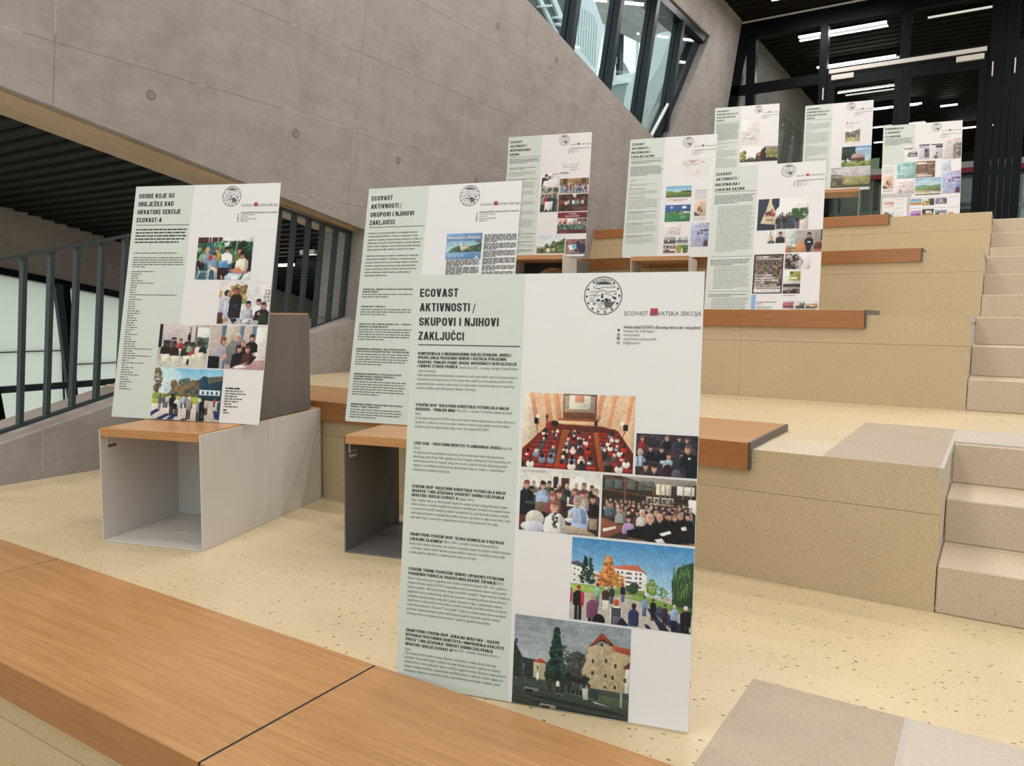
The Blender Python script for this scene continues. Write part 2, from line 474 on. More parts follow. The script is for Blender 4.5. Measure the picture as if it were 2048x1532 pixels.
for i in range(1, 6):
    zb, zt, y0 = ZT[i - 1], ZT[i], YT[i]
    st = struct(empty('stair_flight', (.7, y0, zb)))
    hs = (zt - zb) / 3
    for s in range(3):
        box('step', XS + .002 - .7, 1.5 - .7, .30 * s, .30 * s + .34 if s < 2 else .64, hs * s, hs * (s + 1) - (.004 if s == 2 else 0), M['stair'], st, .004)

# ------------------------------------------------------------------ ceiling with slats
ce = struct(box('ceiling', -3.95, 6, -5, 24, ZC + .10, ZC + .2, M['black']))
cs_me = box_me('slat', -3.53, 6, -.072, .072, 0, .085)
cs_me.materials.append(M['slat'])
y = 11.86 - .2 * 34
while y < 23.9:
    o = link('slat', cs_me, None, ce); o.location = (0, y, ZC)
    y += .2
struct(box('wall_right', 6, 6.2, -5, 24, -2, 5.5, mat_new('white_plaster', (.62, .58, .53), .8)))
struct(box('wall_front', -4.8, 6.2, -5.2, -5, -2, .9, M['concrete_plain']))
w4 = struct(empty('added_window', (0, -5.1, .9)))  # unseen glazing added behind the camera to let in frontal daylight
for x in range(-4, 7, 2): box('mullion', x - .04, x + .04, -.06, .06, 0, 4.6, M['frame'], w4)
box('head_frame', -4.6, 6.1, -.06, .06, 4.5, 4.6, M['frame'], w4)
for x in range(-4, 6, 2): box('pane', x + .04, x + 1.96, -.005, .005, 0, 4.5, M['glass'], w4)
struct(box('wall_back', -4.3, 6.2, 24, 24.2, 1.5, 5.6, mat_new('dim_wall', (.05, .055, .052), .7)))

# ------------------------------------------------------------------ tall window in the left wall
w1 = struct(empty('window_1', (wx(3.5) - .1, 8, 3.5)))
def wp(y, z, d): return Vector((wx(z) - d, y, z)) - Vector(w1.location)
def sill_b(y): return 3.711 - .178 * (y - 6.117)
def jamb(z): return 9.72 + .585 * (z - 3.07)
prism('head_frame', [wp(2, 4.65, .03), wp(10.64, 4.65, .03), wp(10.69, 4.743, .03), wp(2, 4.743, .03)], (-.13, 0, 0), M['frame_win'], w1)
prism('sill_frame', [wp(2, sill_b(2), .012), wp(9.70, sill_b(9.70), .012), wp(9.70, sill_b(9.70) + .012, .012), wp(2, sill_b(2) + .012, .012)], (-.06, 0, 0), M['frame_win'], w1)
prism('jamb_frame', [wp(jamb(3.09) - .13, 3.09, .10), wp(jamb(3.09) - .01, 3.09, .10), wp(jamb(4.74) - .01, 4.74, .10), wp(jamb(4.74) - .13, 4.74, .10)], (-.16, 0, 0), M['frame_win'], w1)
for yr in (4.33, 5.25, 6.17, 7.09, 8.02, 8.94, 9.80):
    z0 = max(sill_b(yr) + .002, 3.10)
    if yr > 9.5: z0 = 3.30
    yl = yr - .085
    # front fin and deeper rebate behind it
    prism('mullion', [wp(yl, z0, .015), wp(yr, z0, .015), wp(yr + .02, 4.66, .015), wp(yl + .02, 4.66, .015)], (-.075, 0, 0), M['frame_win'], w1)
    prism('mullion', [wp(yl - .012, z0, .095), wp(yr + .012, z0, .095), wp(yr + .032, 4.66, .095), wp(yl + .008, 4.66, .095)], (-.055, 0, 0), M['frame_win'], w1)
edges = [2.0, 4.25, 5.17, 6.09, 7.01, 7.94, 8.86, 9.72]
for a, b in zip(edges[:-1], edges[1:]):
    zb = max(sill_b(b), 3.08)
    prism('pane', [wp(a + .08, sill_b(a + .08), .10), wp(b, zb, .10), wp(b, 4.68, .10), wp(a + .08, 4.68, .10)], (-.008, 0, 0), M['glass'], w1)
prism('pane', [wp(9.80, 3.3, .10), wp(10.60, 4.68, .10), wp(9.80, 4.68, .10)], (-.008, 0, 0), M['glass'], w1)
for q in (0, .035): prism('corner_glazing_bar', [wp(9.29 + q, 3.15 - q * .2, .03), wp(9.305 + q, 3.145 - q * .2, .03), wp(9.70 + q, 3.64, .03), wp(9.685 + q, 3.64, .03)], (-.02, 0, 0), M['white_paint'], w1)
prism('corner_frame', [wp(9.34, 3.13, .035), wp(9.52, 3.10, .035), wp(9.90, 3.62, .035), wp(9.72, 3.62, .035)], (-.08, 0, 0), M['frame_win'], w1)

# ------------------------------------------------------------------ atrium beyond that window
def ax(name, X, pts, d, m, parent=None):
    return prism(name, [(X, y, z) for y, z in pts], (-d, 0, 0), m, parent)
fence = struct(empty('atrium_balustrade', (-8, 15.6, 6.2)))
def fq(y, z): return (0, y - 15.6, z - 6.2)
prism('panel', [fq(14.6, 6.5), fq(16.02, 6.22), fq(16.36, 7.43), fq(15.9, 7.85), fq(15.3, 8.1), fq(14.9, 8.0)], (-.06, 0, 0), M['white_paint'], fence)
for i in range(9):
    y0 = 15.0 + .115 * i
    zt = 7.75 if y0 < 15.8 else 7.75 - (y0 - 15.8) * .75
    prism('slot', [(.004, y0 - 15.6, .45 - .03 * i), (.004, y0 + .028 - 15.6, .45 - .03 * i), (.004, y0 + .098 - 15.6, zt - 6.2 - .25), (.004, y0 + .07 - 15.6, zt - 6.2 - .25)], (-.02, 0, 0), M['grey_green'], fence)
stair = struct(empty('atrium_stair', (-8, 13.8, 6.6)))
def sq(y, z, x=0): return (x, y - 13.8, z - 6.6)
prism('back_panel', [sq(12.6, 6.3), sq(14.45, 6.2), sq(14.6, 7.8), sq(12.6, 7.6)], (-.2, 0, 0), M['atrium_dark'], stair)
prism('stringer', [sq(13.1, 7.2, .05), sq(13.23, 7.25, .05), sq(14.20, 6.62, .05), sq(14.07, 6.58, .05)], (-.1, 0, 0), M['white_paint'], stair)
prism('stringer', [sq(13.72, 7.3, .06), sq(13.86, 7.42, .06), sq(14.50, 6.90, .06), sq(14.42, 6.76, .06)], (-.1, 0, 0), M['white_paint'], stair)
for (ya, za), (yb, zb) in (((13.30, 6.84), (13.75, 7.0)), ((13.9, 6.83), (14.36, 6.93)), ((13.95, 6.72), (14.25, 6.78))):
    bar('tread', sq(ya, za, .1), sq(yb, zb, .1), .1, .035, M['white_paint'], stair)
par = struct(empty('atrium_parapet', (-8, 17.5, 6)))
def pq(y, z, x=0): return (x, y - 17.5, z - 6)
prism('parapet_wall', [pq(16, 3.0, -.03), pq(20.3, 3.0, -.03), pq(20.3, 7.30, -.03), pq(18.06, 6.63, -.03), pq(16.9, 6.25, -.03), pq(16, 6.0, -.03)], (-.3, 0, 0), M['grey_green'], par)
prism('coping', [pq(16, 6.0, .05), pq(16.9, 6.27, .05), pq(18.06, 6.63, .05), pq(20.3, 7.30, .05), pq(20.3, 7.58, .05), pq(18.1, 6.87, .05), pq(16.92, 6.49, .05), pq(16, 6.2, .05)], (-.4, 0, 0), M['white_paint'], par)
ax('atrium_column', -6.5, [(15.08, 4.70), (15.5, 5.76), (16.15, 6.36), (16.75, 7.15), (17.3, 7.4), (16.19, 5.76), (15.99, 5.4), (15.5, 4.6)], .5, mat_new('pale_concrete', (.55, .58, .55), .8))['kind'] = 'structure'
ax('atrium_beam', -8.2, [(17.2, 8.08), (19.0, 8.22), (21.2, 8.45), (23, 9.6), (17.2, 9.6)], .6, M['concrete_plain'])['kind'] = 'structure'
arch = struct(empty('atrium_canopy', (-9, 18.5, 8)))
pts = []
for i in range(13):
    a = math.radians(10 + 12 * i); pts.append((0, .9 - 1.1 * math.cos(a), -1.2 + .95 * math.sin(a)))
inner = [(0, y * .86 + .1, z - .17) for _, y, z in pts]
prism('arched_rib', pts + inner[::-1], (-.1, 0, 0), M['grey_green'], arch)
for y in (-.1, .55, 2.0, 2.9): bar('glazing_bar', (0, y, -2), (0, y + .1, 2.0), .06, .04, M['white_paint'], arch)
bar('glazing_bar', (0, .9, -2), (0, .95, 2), .1, .24, M['frame_win'], arch)
for z in (.35, 1.0): bar('glazing_bar', (0, -1.5, z), (0, 3.5, z + .3), .05, .05, M['grey_green'], arch)

# ------------------------------------------------------------------ glazed front with double doors at the top landing
w3 = struct(empty('window_3', (-1.5, YF, ZT[5])))
def fr(name, x0, x1, z0, z1, m=None, d0=0, d1=.09, parent=None):
    p = parent or w3
    return box(name, x0 + 1.5, x1 + 1.5, d0, d1, z0 - ZT[5], z1 - ZT[5], m or M['frame'], p)
fr('head_frame', -3.56, 6, 5.03, 5.31)
fr('cover_strip', -3.52, 6, 5.262, 5.287, M['silver'], -.012, 0)
prism('raked_frame', [(wx(z) + 1.5 + o, .0, z - ZT[5]) for z, o in ((ZT[5], 0), (ZT[5], .14), (5.04, .14), (5.04, 0))], (0, .09, 0), M['frame'], w3)
fr('mullion', -3.43, -3.30, ZT[5], 5.04, None, -.03)
fr('transom', -3.66, -2.39, 4.235, 4.371)
fr('mullion', -2.395, -2.29, ZT[5], 5.04, None, -.03)
fr('transom', -2.29, -.32, 4.30, 4.42)
fr('mullion', -1.365, -1.24, 4.42, 5.04)
for xa, xb, d in ((-.32, -.235, -.03), (-.23, -.15, -.01), (-.145, -.075, -.03), (-.07, .0, -.01)):
    fr('mullion', xa, xb, ZT[5], 5.04, None, d)
fr('transom', 0, 6, 4.30, 4.42)
for x in (1.0, 2.0, 3.4, 4.8): fr('mullion', x, x + .1, ZT[5], 5.04)
for xa, xb, za, zb in ((-3.66, -3.43, ZT[5] + .1, 5.03), (-3.30, -2.395, 4.371, 5.03), (-3.30, -2.395, ZT[5] + .1, 4.235), (-2.29, -1.365, 4.42, 5.03), (-1.24, -.32, 4.42, 5.03), (0, 1, 4.42, 5.03), (1.1, 3.4, ZT[5], 5.03), (3.5, 6, ZT[5], 5.03)):
    fr('pane', xa, xb, za, zb, M['glass_door'], .04, .05)
fr('bottom_frame', -4.0, -2.395, ZT[5] + .002, ZT[5] + .1)
fr('closer_rail', -2.258, -.35, 4.338, 4.392, M['silver'], -.035, 0)
fr('hinge', -2.33, -2.315, 3.985, 4.15, M['silver'], -.055, -.03)
fr('hinge', -.283, -.268, 4.005, 4.183, M['silver'], -.055, -.03)
fr('hinge', -.042, -.027, 4.007, 4.193, M['silver'], -.055, -.01)
def door(name, x0, x1, st_l, st_r, closer):
    d = struct(empty(name, (x0, YF, ZT[5])))
    def dq(nm, a, b, z0, z1, m, y0, y1): return box(nm, a - x0, b - x0, y0, y1, z0 - ZT[5], z1 - ZT[5], m, d)
    zt, zb = 4.295, ZT[5] + .006
    dq('stile', x0, x0 + st_l, zb, zt, M['frame'], .0, .07)
    dq('stile', x1 - st_r, x1, zb, zt, M['frame'], .0, .07)
    dq('top_rail', x0 + st_l, x1 - st_r, 4.155, zt, M['frame'], .0, .07)
    dq('bottom_rail', x0 + st_l, x1 - st_r, zb, zb + .12, M['frame'], .0, .07)
    dq('pane', x0 + st_l, x1 - st_r, zb + .12, 4.155, M['glass_door'], .03, .04)
    if closer: dq('closer', closer[0], closer[1], 4.242, 4.308, M['silver'], -.05, 0)
    if closer: dq('handle', x1 - .06 if st_l > st_r * 1.01 or closer and closer[0] < (x0 + x1) / 2 else x0 + .04, x1 - .035 if closer and closer[0] < (x0 + x1) / 2 else x0 + .065, 2.8, 3.1, M['silver'], -.06, -.03)
    return d
door('door_1', -2.288, -1.316, .10, .095, (-2.22, -1.93))
door('door_2', -1.310, -.322, .095, .10, (-.69, -.375))
door('door_3', .002, .99, .10, .10, None)

# the hall beyond the doors
def thing_counter():
    c = empty('counter', (-1.6, 18, ZT[5]))
    tag(c, 'white counter with a red edge band and pale green panels beyond the doors', 'counter')
    def q(nm, x0, x1, y0, y1, z0, z1, m): return box(nm, x0 + 1.6, x1 + 1.6, y0 - 18, y1 - 18, z0 - ZT[5], z1 - ZT[5], M[m], c)
    q('top', -3.3, 1.6, 18, 18.6, 3.90, 4.02, 'white_paint')
    q('edge_band', -3.3, 1.6, 17.99, 18, 3.80, 3.90, 'red')
    q('back_panel', -3.3, 1.6, 18.3, 18.35, 0 + ZT[5], 3.80, 'grey_green')
    for x in (-3.1, -2.35, -.62, .2): q('front_panel', x, x + .42, 18.2, 18.25, ZT[5] + .6, 3.72, 'frost_in')
    for x in (-3.2, -2.5, -1.7, -.9, 0, 1.0): q('post', x, x + .07, 18.05, 18.12, ZT[5], 3.80, 'grey_green')
    q('shelf', -3.3, 1.6, 18.1, 18.3, 3.1, 3.16, 'grey_green')
    return c
thing_counter()
tag(box('notice_panel', -3.0, -2.35, 18.02, 18.05, 4.021, 4.25, mat_new('pale_green_panel', (.36, .52, .36), .5)), 'pale green panel standing on the white counter beyond the doors', 'panel')
# ------------------------------------------------------------------ printed photographs: painted as small colour grids
class Pic:
    """paints in unit coordinates (0..1, y down) on a supersampled grid"""
    def __init__(s, w, h, bg='#888888', seed=1):
        s.w, s.h, s.k = w, h, 2
        s.W, s.H = w * s.k, h * s.k
        s.a = np.empty((s.H, s.W, 3)); s.a[:] = s.c(bg)
        s.r = np.random.RandomState(seed); s.asp = w / h; s.mod = .36
    def c(s, v):
        if isinstance(v, str):
            v = v.lstrip('#'); return np.array([int(v[i:i + 2], 16) / 255 for i in (0, 2, 4)])
        return np.array(v)
    def _win(s, x0, y0, x1, y1):
        i0, i1 = max(0, int(x0 * s.W) - 1), min(s.W, int(x1 * s.W) + 2)
        j0, j1 = max(0, int(y0 * s.H) - 1), min(s.H, int(y1 * s.H) + 2)
        if i0 >= i1 or j0 >= j1: return None
        X, Y = np.meshgrid((np.arange(i0, i1) + .5) / s.W, (np.arange(j0, j1) + .5) / s.H)
        return i0, i1, j0, j1, X, Y
    def _put(s, w, m, col, al=1):
        i0, i1, j0, j1, X, Y = w
        if not m.any(): return
        p = s.a[j0:j1, i0:i1]; xm, ym = X[m], Y[m]                 # every shape rounds off from lit upper left to dim lower right
        x0, x1, y0, y1 = xm.min(), xm.max(), ym.min(), ym.max()
        t = (xm - x0) / (x1 - x0 + 1e-6) * .5 + (ym - y0) / (y1 - y0 + 1e-6) * .5
        k = (1 + s.mod * (.55 - t) + s.mod * .3 * (s.r.rand() - .5))[:, None]
        p[m] = p[m] * (1 - al) + np.clip(s.c(col) * k, 0, 1) * al
    def rect(s, x0, y0, x1, y1, col, al=1):
        w = s._win(x0, y0, x1, y1)
        if w: s._put(w, (w[4] >= x0) & (w[4] < x1) & (w[5] >= y0) & (w[5] < y1), col, al)
    def grad(s, y0, y1, c0, c1, x0=0, x1=1):
        w = s._win(x0, y0, x1, y1)
        if not w: return
        t = np.clip((w[5] - y0) / (y1 - y0), 0, 1)[..., None]
        m = (w[4] >= x0) & (w[4] < x1) & (w[5] >= y0) & (w[5] < y1)
        v = s.c(c0) * (1 - t) + s.c(c1) * t
        s.a[w[2]:w[3], w[0]:w[1]][m] = v[m]
    def ell(s, cx, cy, rx, ry, col, al=1, rot=0):
        r = max(rx, ry) * max(1, s.asp) if rot else 0
        w = s._win(cx - max(rx, r), cy - max(ry, r), cx + max(rx, r), cy + max(ry, r))
        if not w: return
        dx, dy = w[4] - cx, w[5] - cy
        if rot:
            dx = dx * s.asp; c_, s_ = math.cos(rot), math.sin(rot); dx, dy = (dx * c_ + dy * s_) / s.asp, -dx * s_ + dy * c_
        s._put(w, (dx / rx) ** 2 + (dy / ry) ** 2 <= 1, col, al)
    def poly(s, pts, col, al=1):
        xs, ys = [p[0] for p in pts], [p[1] for p in pts]
        w = s._win(min(xs), min(ys), max(xs), max(ys))
        if not w: return
        m = np.zeros(w[4].shape, bool); n = len(pts)
        for i in range(n):
            (xa, ya), (xb, yb) = pts[i], pts[(i + 1) % n]
            if ya == yb: continue
            m ^= ((ya > w[5]) != (yb > w[5])) & (w[4] < (xb - xa) * (w[5] - ya) / (yb - ya) + xa)
        s._put(w, m, col, al)
    def line(s, x0, y0, x1, y1, wd, col, al=1):
        dx, dy = (x1 - x0) * s.asp, y1 - y0; L = math.hypot(dx, dy) or 1
        nx, ny = -dy / L * wd / 2 / s.asp, dx / L * wd / 2
        s.poly([(x0 + nx, y0 + ny), (x1 + nx, y1 + ny), (x1 - nx, y1 - ny), (x0 - nx, y0 - ny)], col, al)
    def blobs(s, x0, y0, x1, y1, n, size, cols, al=1):
        for _ in range(n):
            r_ = size * (.5 + s.r.rand())
            s.ell(x0 + s.r.rand() * (x1 - x0), y0 + s.r.rand() * (y1 - y0), r_ / s.asp, r_, cols[s.r.randint(len(cols))], al)
    def tree(s, cx, top, bot, wd, cols, kind='round', n=90):
        for i in range(n):
            t = s.r.rand()
            if kind == 'fir': half = wd * (.08 + .92 * t)
            else: half = wd * math.sqrt(max(0, 1 - (2 * t - 1) ** 2))
            s.ell(cx + (s.r.rand() * 2 - 1) * half, top + t * (bot - top), wd * .22, wd * .16 * s.asp, cols[s.r.randint(len(cols))])
    def bust(s, x, y, k, shirt, hair='#2a201c', skin='#c6917a', turn=0):
        """head and shoulders; y is the chin line, k the head height"""
        a = s.asp
        s.poly([(x - .95 * k / a, y + 1.7 * k), (x - .85 * k / a, y + .55 * k), (x - .30 * k / a, y + .12 * k), (x + .30 * k / a, y + .12 * k), (x + .85 * k / a, y + .55 * k), (x + .95 * k / a, y + 1.7 * k)], shirt)
        s.ell(x, y - .02 * k, .2 * k / a, .3 * k, skin)
        s.ell(x, y - .42 * k, .42 * k / a, .56 * k, hair)
        s.ell(x + turn * .12 * k / a, y - .34 * k, .33 * k / a, .44 * k, skin)
        s.ell(x + turn * .02 * k / a, y - .74 * k, .37 * k / a, .24 * k, hair)
        s.rect(x + (turn * .12 - .24) * k / a, y - .44 * k, x + (turn * .12 + .24) * k / a, y - .36 * k, '#2a1c18', .45); s.rect(x + (turn * .12 - .10) * k / a, y - .14 * k, x + (turn * .12 + .12) * k / a, y - .09 * k, '#7a3f38', .5)
        s.poly([(x + .25 * k / a, y + .15 * k), (x + .85 * k / a, y + .55 * k), (x + .95 * k / a, y + 1.7 * k), (x + .5 * k / a, y + 1.7 * k)], '#000000', .22); s.line(x, y + .2 * k, x + .04 * k / a, y + 1.5 * k, .05 * k, '#000000', .18)
    def man(s, x, y, h, top, legs, hair='#2a201c', skin='#c6917a', back=False, wide=1):
        """standing figure; y is the ground line"""
        a = s.asp; w_ = h * .12 * wide / a
        s.rect(x - w_ * .75, y - h * .5, x - w_ * .08, y, legs); s.rect(x + w_ * .08, y - h * .5, x + w_ * .75, y - h * .01, legs)
        s.poly([(x - w_ * 1.1, y - h * .42), (x - w_ * 1.15, y - h * .76), (x - w_ * .4, y - h * .85), (x + w_ * .4, y - h * .85), (x + w_ * 1.15, y - h * .76), (x + w_ * 1.1, y - h * .42)], top)
        s.ell(x, y - h * .92, h * .058 / a, h * .075, hair if back else skin)
        s.ell(x, y - h * .95, h * .062 / a, h * .055, hair)
    def shade(s, amp=.05):
        s.a += (s.r.rand(s.H // 4 + 1, s.W // 4 + 1, 1).repeat(4, 0).repeat(4, 1)[:s.H, :s.W] - .5) * amp
    def text(s, x0, y0, x1, y1, n, col, al=.7, fill=.8):
        """rows of tiny word dashes"""
        h = (y1 - y0) / n
        for i in range(n):
            x = x0; end = x0 + (x1 - x0) * (.75 + .25 * s.r.rand() if i < n - 1 else .4 + .4 * s.r.rand())
            while x < end:
                l = (x1 - x0) * (.05 + .12 * s.r.rand()); s.rect(x, y0 + i * h, min(end, x + l), y0 + i * h + h * fill * .62, col, al); x += l + (x1 - x0) * .025
    def out(s):
        a = s.a.reshape(s.h, s.k, s.w, s.k, 3).mean((1, 3))
        b = np.pad(a, ((1, 1), (1, 1), (0, 0)), 'edge')          # slight softness of a print
        a = (4 * a + b[:-2, 1:-1] + b[2:, 1:-1] + b[1:-1, :-2] + b[1:-1, 2:]) / 8
        lum = np.ones((s.h, s.w))
        for q, amp in (((1, .045), (3, .06), (8, .05)) if s.w > 70 else ((1, .03), (4, .04))):           # uneven tone at several sizes
            n = s.r.rand(s.h // q + 2, s.w // q + 2).repeat(q, 0).repeat(q, 1)
            for _ in range(2): n = (n + np.roll(n, q // 2, 0) + np.roll(n, q // 2, 1) + np.roll(np.roll(n, q // 2, 0), q // 2, 1)) / 4
            lum *= 1 + amp * 2 * (n[:s.h, :s.w] - .5)
        a = a * lum[..., None]; g = a.mean(-1, keepdims=True)
        return np.clip(g + (a - g) * .88, 0, 1)

def pic_grid(name, rgb, x0, y0, x1, y1, parent):
    """colour grid as a mesh: one quad per printed dot"""
    h, w, _ = rgb.shape
    xs, zs = np.linspace(x0, x1, w + 1), np.linspace(y0, y1, h + 1)
    X, Z = np.meshgrid(xs, zs)
    v = np.stack([X, np.full_like(X, -.0009), -Z], -1).reshape(-1, 3)
    i = np.arange(h)[:, None] * (w + 1) + np.arange(w)[None]
    f = np.stack([i, i + w + 1, i + w + 2, i + 1], -1).reshape(-1, 4)
    me = bpy.data.meshes.new(name)
    me.vertices.add(len(v)); me.vertices.foreach_set('co', v.ravel())
    me.loops.add(f.size); me.loops.foreach_set('vertex_index', f.ravel().astype(np.int32))
    me.polygons.add(len(f)); me.polygons.foreach_set('loop_start', np.arange(0, f.size, 4, dtype=np.int32))
    me.update(calc_edges=True)
    col = np.where(rgb <= .04045, rgb / 12.92, ((rgb + .055) / 1.055) ** 2.4).reshape(-1, 3) * 1.18
    at = me.attributes.new('ink', 'FLOAT_COLOR', 'FACE')
    at.data.foreach_set('color', np.concatenate([np.clip(col, 0, .86), np.ones((len(col), 1))], 1).ravel())
    return link(name, me, M['photo'], parent)

SK = ['#c6917a', '#b98670', '#d2a288']; HR = ['#2a201c', '#3d2a20', '#6b4a34', '#8a8078', '#1c1a1c', '#b9aea2']
def crowd(p, rows, x0, x1, shirts, k0, k1, y0, y1, skew=0):
    for i in range(rows):
        t = i / max(1, rows - 1); y = y0 + (y1 - y0) * t; k = k0 + (k1 - k0) * t; x = x0 + p.r.rand() * k
        while x < x1:
            p.bust(x, y + (p.r.rand() - .5) * k * .4 + skew * x, k * (.9 + .2 * p.r.rand()), shirts[p.r.randint(len(shirts))], HR[p.r.randint(6)], SK[p.r.randint(3)], p.r.rand() * 2 - 1)
            x += k * (1.0 + .7 * p.r.rand()) / p.asp * 1.2

def ph_auditorium(w, h):
    p = Pic(w, h, '#dcb48f', 3)
    p.grad(0, .5, '#e3bd98', '#cfa27c')
    for a, b in ((.05, .10), (.20, .24), (.29, .33)): p.poly([(a - .02, 0), (b - .01, 0), (b + .06 * (1 - b), .42), (a + .03, .42)], '#c98a62')
    for a, b in ((.69, .74), (.81, .85), (.96, 1.0)): p.poly([(a, 0), (b, 0), (b - .06, .45), (a - .05, .45)], '#c98a62')
    p.poly([(0, .0), (.05, .0), (.13, .55), (0, .72)], '#d9c4ad'); p.poly([(1, .1), (.93, .5), (1, .72)], '#dcb894')
    p.rect(.365, .0, .665, .32, '#5f4437'); p.rect(.375, .02, .655, .24, '#a08474'); p.rect(.42, .015, .61, .20, '#d9d6c2')
    p.rect(.47, .01, .55, .11, '#cf8a6c'); p.rect(.50, .12, .57, .15, '#b9b4a4'); p.rect(.365, .245, .665, .325, '#6b3f22')
    p.rect(.33, .325, .69, .355, '#8f4b2b'); p.rect(.32, .355, .70, .405, '#d8ab80')
    p.poly([(.25, .40), (.72, .41), (.86, .46), (1, .74), (1, 1.0), (0, 1.0), (0, .76), (.14, .55)], '#6a2413')
    p.poly([(.37, .45), (.45, .45), (.40, 1.0), (.30, 1.0)], '#8f451f'); p.poly([(.64, .45), (.69, .45), (.80, 1.0), (.71, 1.0)], '#9a4a22')
    p.poly([(.26, .40), (.84, .44), (.80, .50), (.30, .47)], '#5d2112')
    sh = ['#1d1a1c', '#2a2a33', '#8d2018', '#b3231b', '#4a4a58', '#d8d0c6', '#6f7f99']
    for i in range(9):
        t = (i / 8) ** 1.25; y = .50 + .45 * t; k = .030 + .042 * t
        for xa, xb in ((.21 - .22 * t, .35 - .06 * t), (.44 - .07 * t, .62 + .06 * t), (.70 + .09 * t, .86 + .16 * t)):
            x = xa
            while x < xb:
                p.rect(x - k * .55, y, x + k * .55, y + k * 1.1, '#7d1a14'); p.rect(x - k * .55, y, x + k * .55, y + k * .3, '#a3342a')
                if p.r.rand() < .62:
                    c = sh[p.r.randint(len(sh))]; p.ell(x, y + k * .1, k * .52, k * .75, c); p.ell(x, y - k * .65, k * .26, k * .42, ['#2a1c18', '#c9b8a8', '#4b362c', '#15100f'][p.r.randint(4)])
                    if p.r.rand() < .3: p.rect(x - k * .4, y + k * .1, x + k * .1, y + k * .5, '#d9d4cc')
                x += k * 1.25
    p.rect(.105, .335, .14, .415, '#15130f'); p.line(.125, .41, .14, .55, .008, '#241a14'); p.rect(.905, .375, .945, .45, '#15130f'); p.line(.925, .45, .89, .58, .008, '#241a14')
    p.ell(.135, .31, .015, .03, '#fff2cc'); p.ell(.895, .36, .017, .03, '#fff2cc')
    p.man(.665, .46, .14, '#17161a', '#1c1d22'); p.rect(.68, .26, .705, .32, '#8a6f70')
    p.ell(.29, .40, .04, .04, '#1b1b1e'); p.ell(.24, .42, .03, .04, '#8d2018'); p.man(.22, .38, .11, '#2a2422', '#201c1c')
    p.shade(.05); return p
def ph_dark(w, h):
    p = Pic(w, h, '#352a33', 5); p.blobs(0, 0, 1, .5, 60, .06, ['#3f333d', '#2a2028', '#463a46'])
    for x, y, k, s_, hr in ((.10, .17, .12, '#8d2430', '#6a4a3c'), (.50, .14, .12, '#17151a', '#8a7060'), (.70, .13, .11, '#2b2e36', '#3b2a22'), (.82, .16, .11, '#1d1c22', '#5b4436')): p.bust(x, y, k, s_, hr)
    for x, y, k, s_, hr in ((.24, .40, .14, '#14131a', '#241a18'), (.42, .42, .14, '#111014', '#3a2822'), (.76, .53, .13, '#14141a', '#2a1e1a')): p.bust(x, y, k, s_, hr)
    p.bust(.07, .52, .16, '#9fb6cc', '#b9b0aa'); p.rect(.02, .56, .05, .78, '#5a6f86'); p.rect(.10, .55, .13, .78, '#5a6f86'); p.bust(.54, .57, .15, '#93a8b4', '#33231e')
    p.ell(.70, .74, .1, .18, '#23262e'); p.bust(.85, .40, .20, '#15151a', '#5b4a40', turn=-1); p.poly([(.80, .45), (.98, .46), (1.0, 1), (.82, 1)], '#131318'); p.rect(.85, .52, .89, .57, '#d8d0d0')
    p.rect(.40, .62, .60, .70, '#93a8b4'); p.bust(.17, .86, .18, '#3a3034', '#241a1c'); p.bust(.31, .90, .20, '#26202a', '#2a1c1a'); p.ell(.53, .86, .085, .15, '#33151c'); p.ell(.67, .93, .08, .12, '#4a4a5a')
    p.shade(.05); return p
def ph_seated(w, h):
    p = Pic(w, h, '#d6d2c9', 8); p.grad(0, .25, '#c9c6bd', '#dcd9d2'); p.rect(0, 0, .32, .04, '#a9a69e'); p.rect(.42, .09, .48, .28, '#2c2722'); p.rect(.52, .10, .62, .32, '#4a2220'); p.poly([(.66, .34), (.66, .12), (.73, .07), (.82, .10), (.82, .34)], '#e9e7df')
    p.rect(0, .55, 1, 1, '#3a2a26'); p.rect(0, .66, .2, 1, '#5d2c1e'); p.rect(0, .45, .35, .75, '#1d1b20')
    sh = ['#22262e', '#3f5a44', '#8fa6c4', '#5a3a44', '#7a8a70', '#2b2b33', '#97615e']
    crowd(p, 2, .05, .95, sh, .085, .11, .26, .36)
    p.bust(.08, .30, .13, '#1d1f22', '#6b3f33'); p.bust(.29, .30, .13, '#93a6c6', '#2e221c'); p.rect(.21, .42, .36, .52, '#93a6c6'); p.rect(.20, .52, .37, .68, '#6f5a4a')
    p.bust(.92, .46, .13, '#221c20', '#2a1c18'); p.bust(.79, .40, .12, '#b9aa98', '#5b3a30'); p.bust(.50, .42, .14, '#4e2a3a', '#4a2c28'); p.bust(.42, .47, .13, '#7d3a44', '#8a4a3c')
    p.ell(.20, .80, .12, .14, '#b9b6ae'); p.rect(.13, .70, .17, .92, '#c6c2ba'); p.ell(.18, .93, .16, .09, '#b7bccc')
    p.poly([(.66, .92), (.67, .60), (.75, .52), (.83, .56), (.88, .72), (.86, .96)], '#9db4d6'); p.bust(.73, .53, .17, '#9db4d6', '#9a948c'); p.poly([(.68, .62), (.62, .72), (.68, .74)], '#c6917a'); p.ell(.63, .77, .05, .03, '#d9d6ce')
    p.poly([(.60, .86), (.78, .88), (.98, .98), (.95, 1.0), (.55, .99)], '#a08d78'); p.rect(.88, .72, .98, .90, '#8a7a68')
    p.poly([(.31, .97), (.33, .78), (.40, .69), (.52, .69), (.58, .78), (.57, .99)], '#dedad6'); p.bust(.46, .66, .20, '#dedad6', '#7d5a44', turn=-1)
    p.blobs(.43, .68, .49, .92, 70, .018, ['#2a2a2c', '#d9d6d0', '#55524e']); p.shade(.05); return p
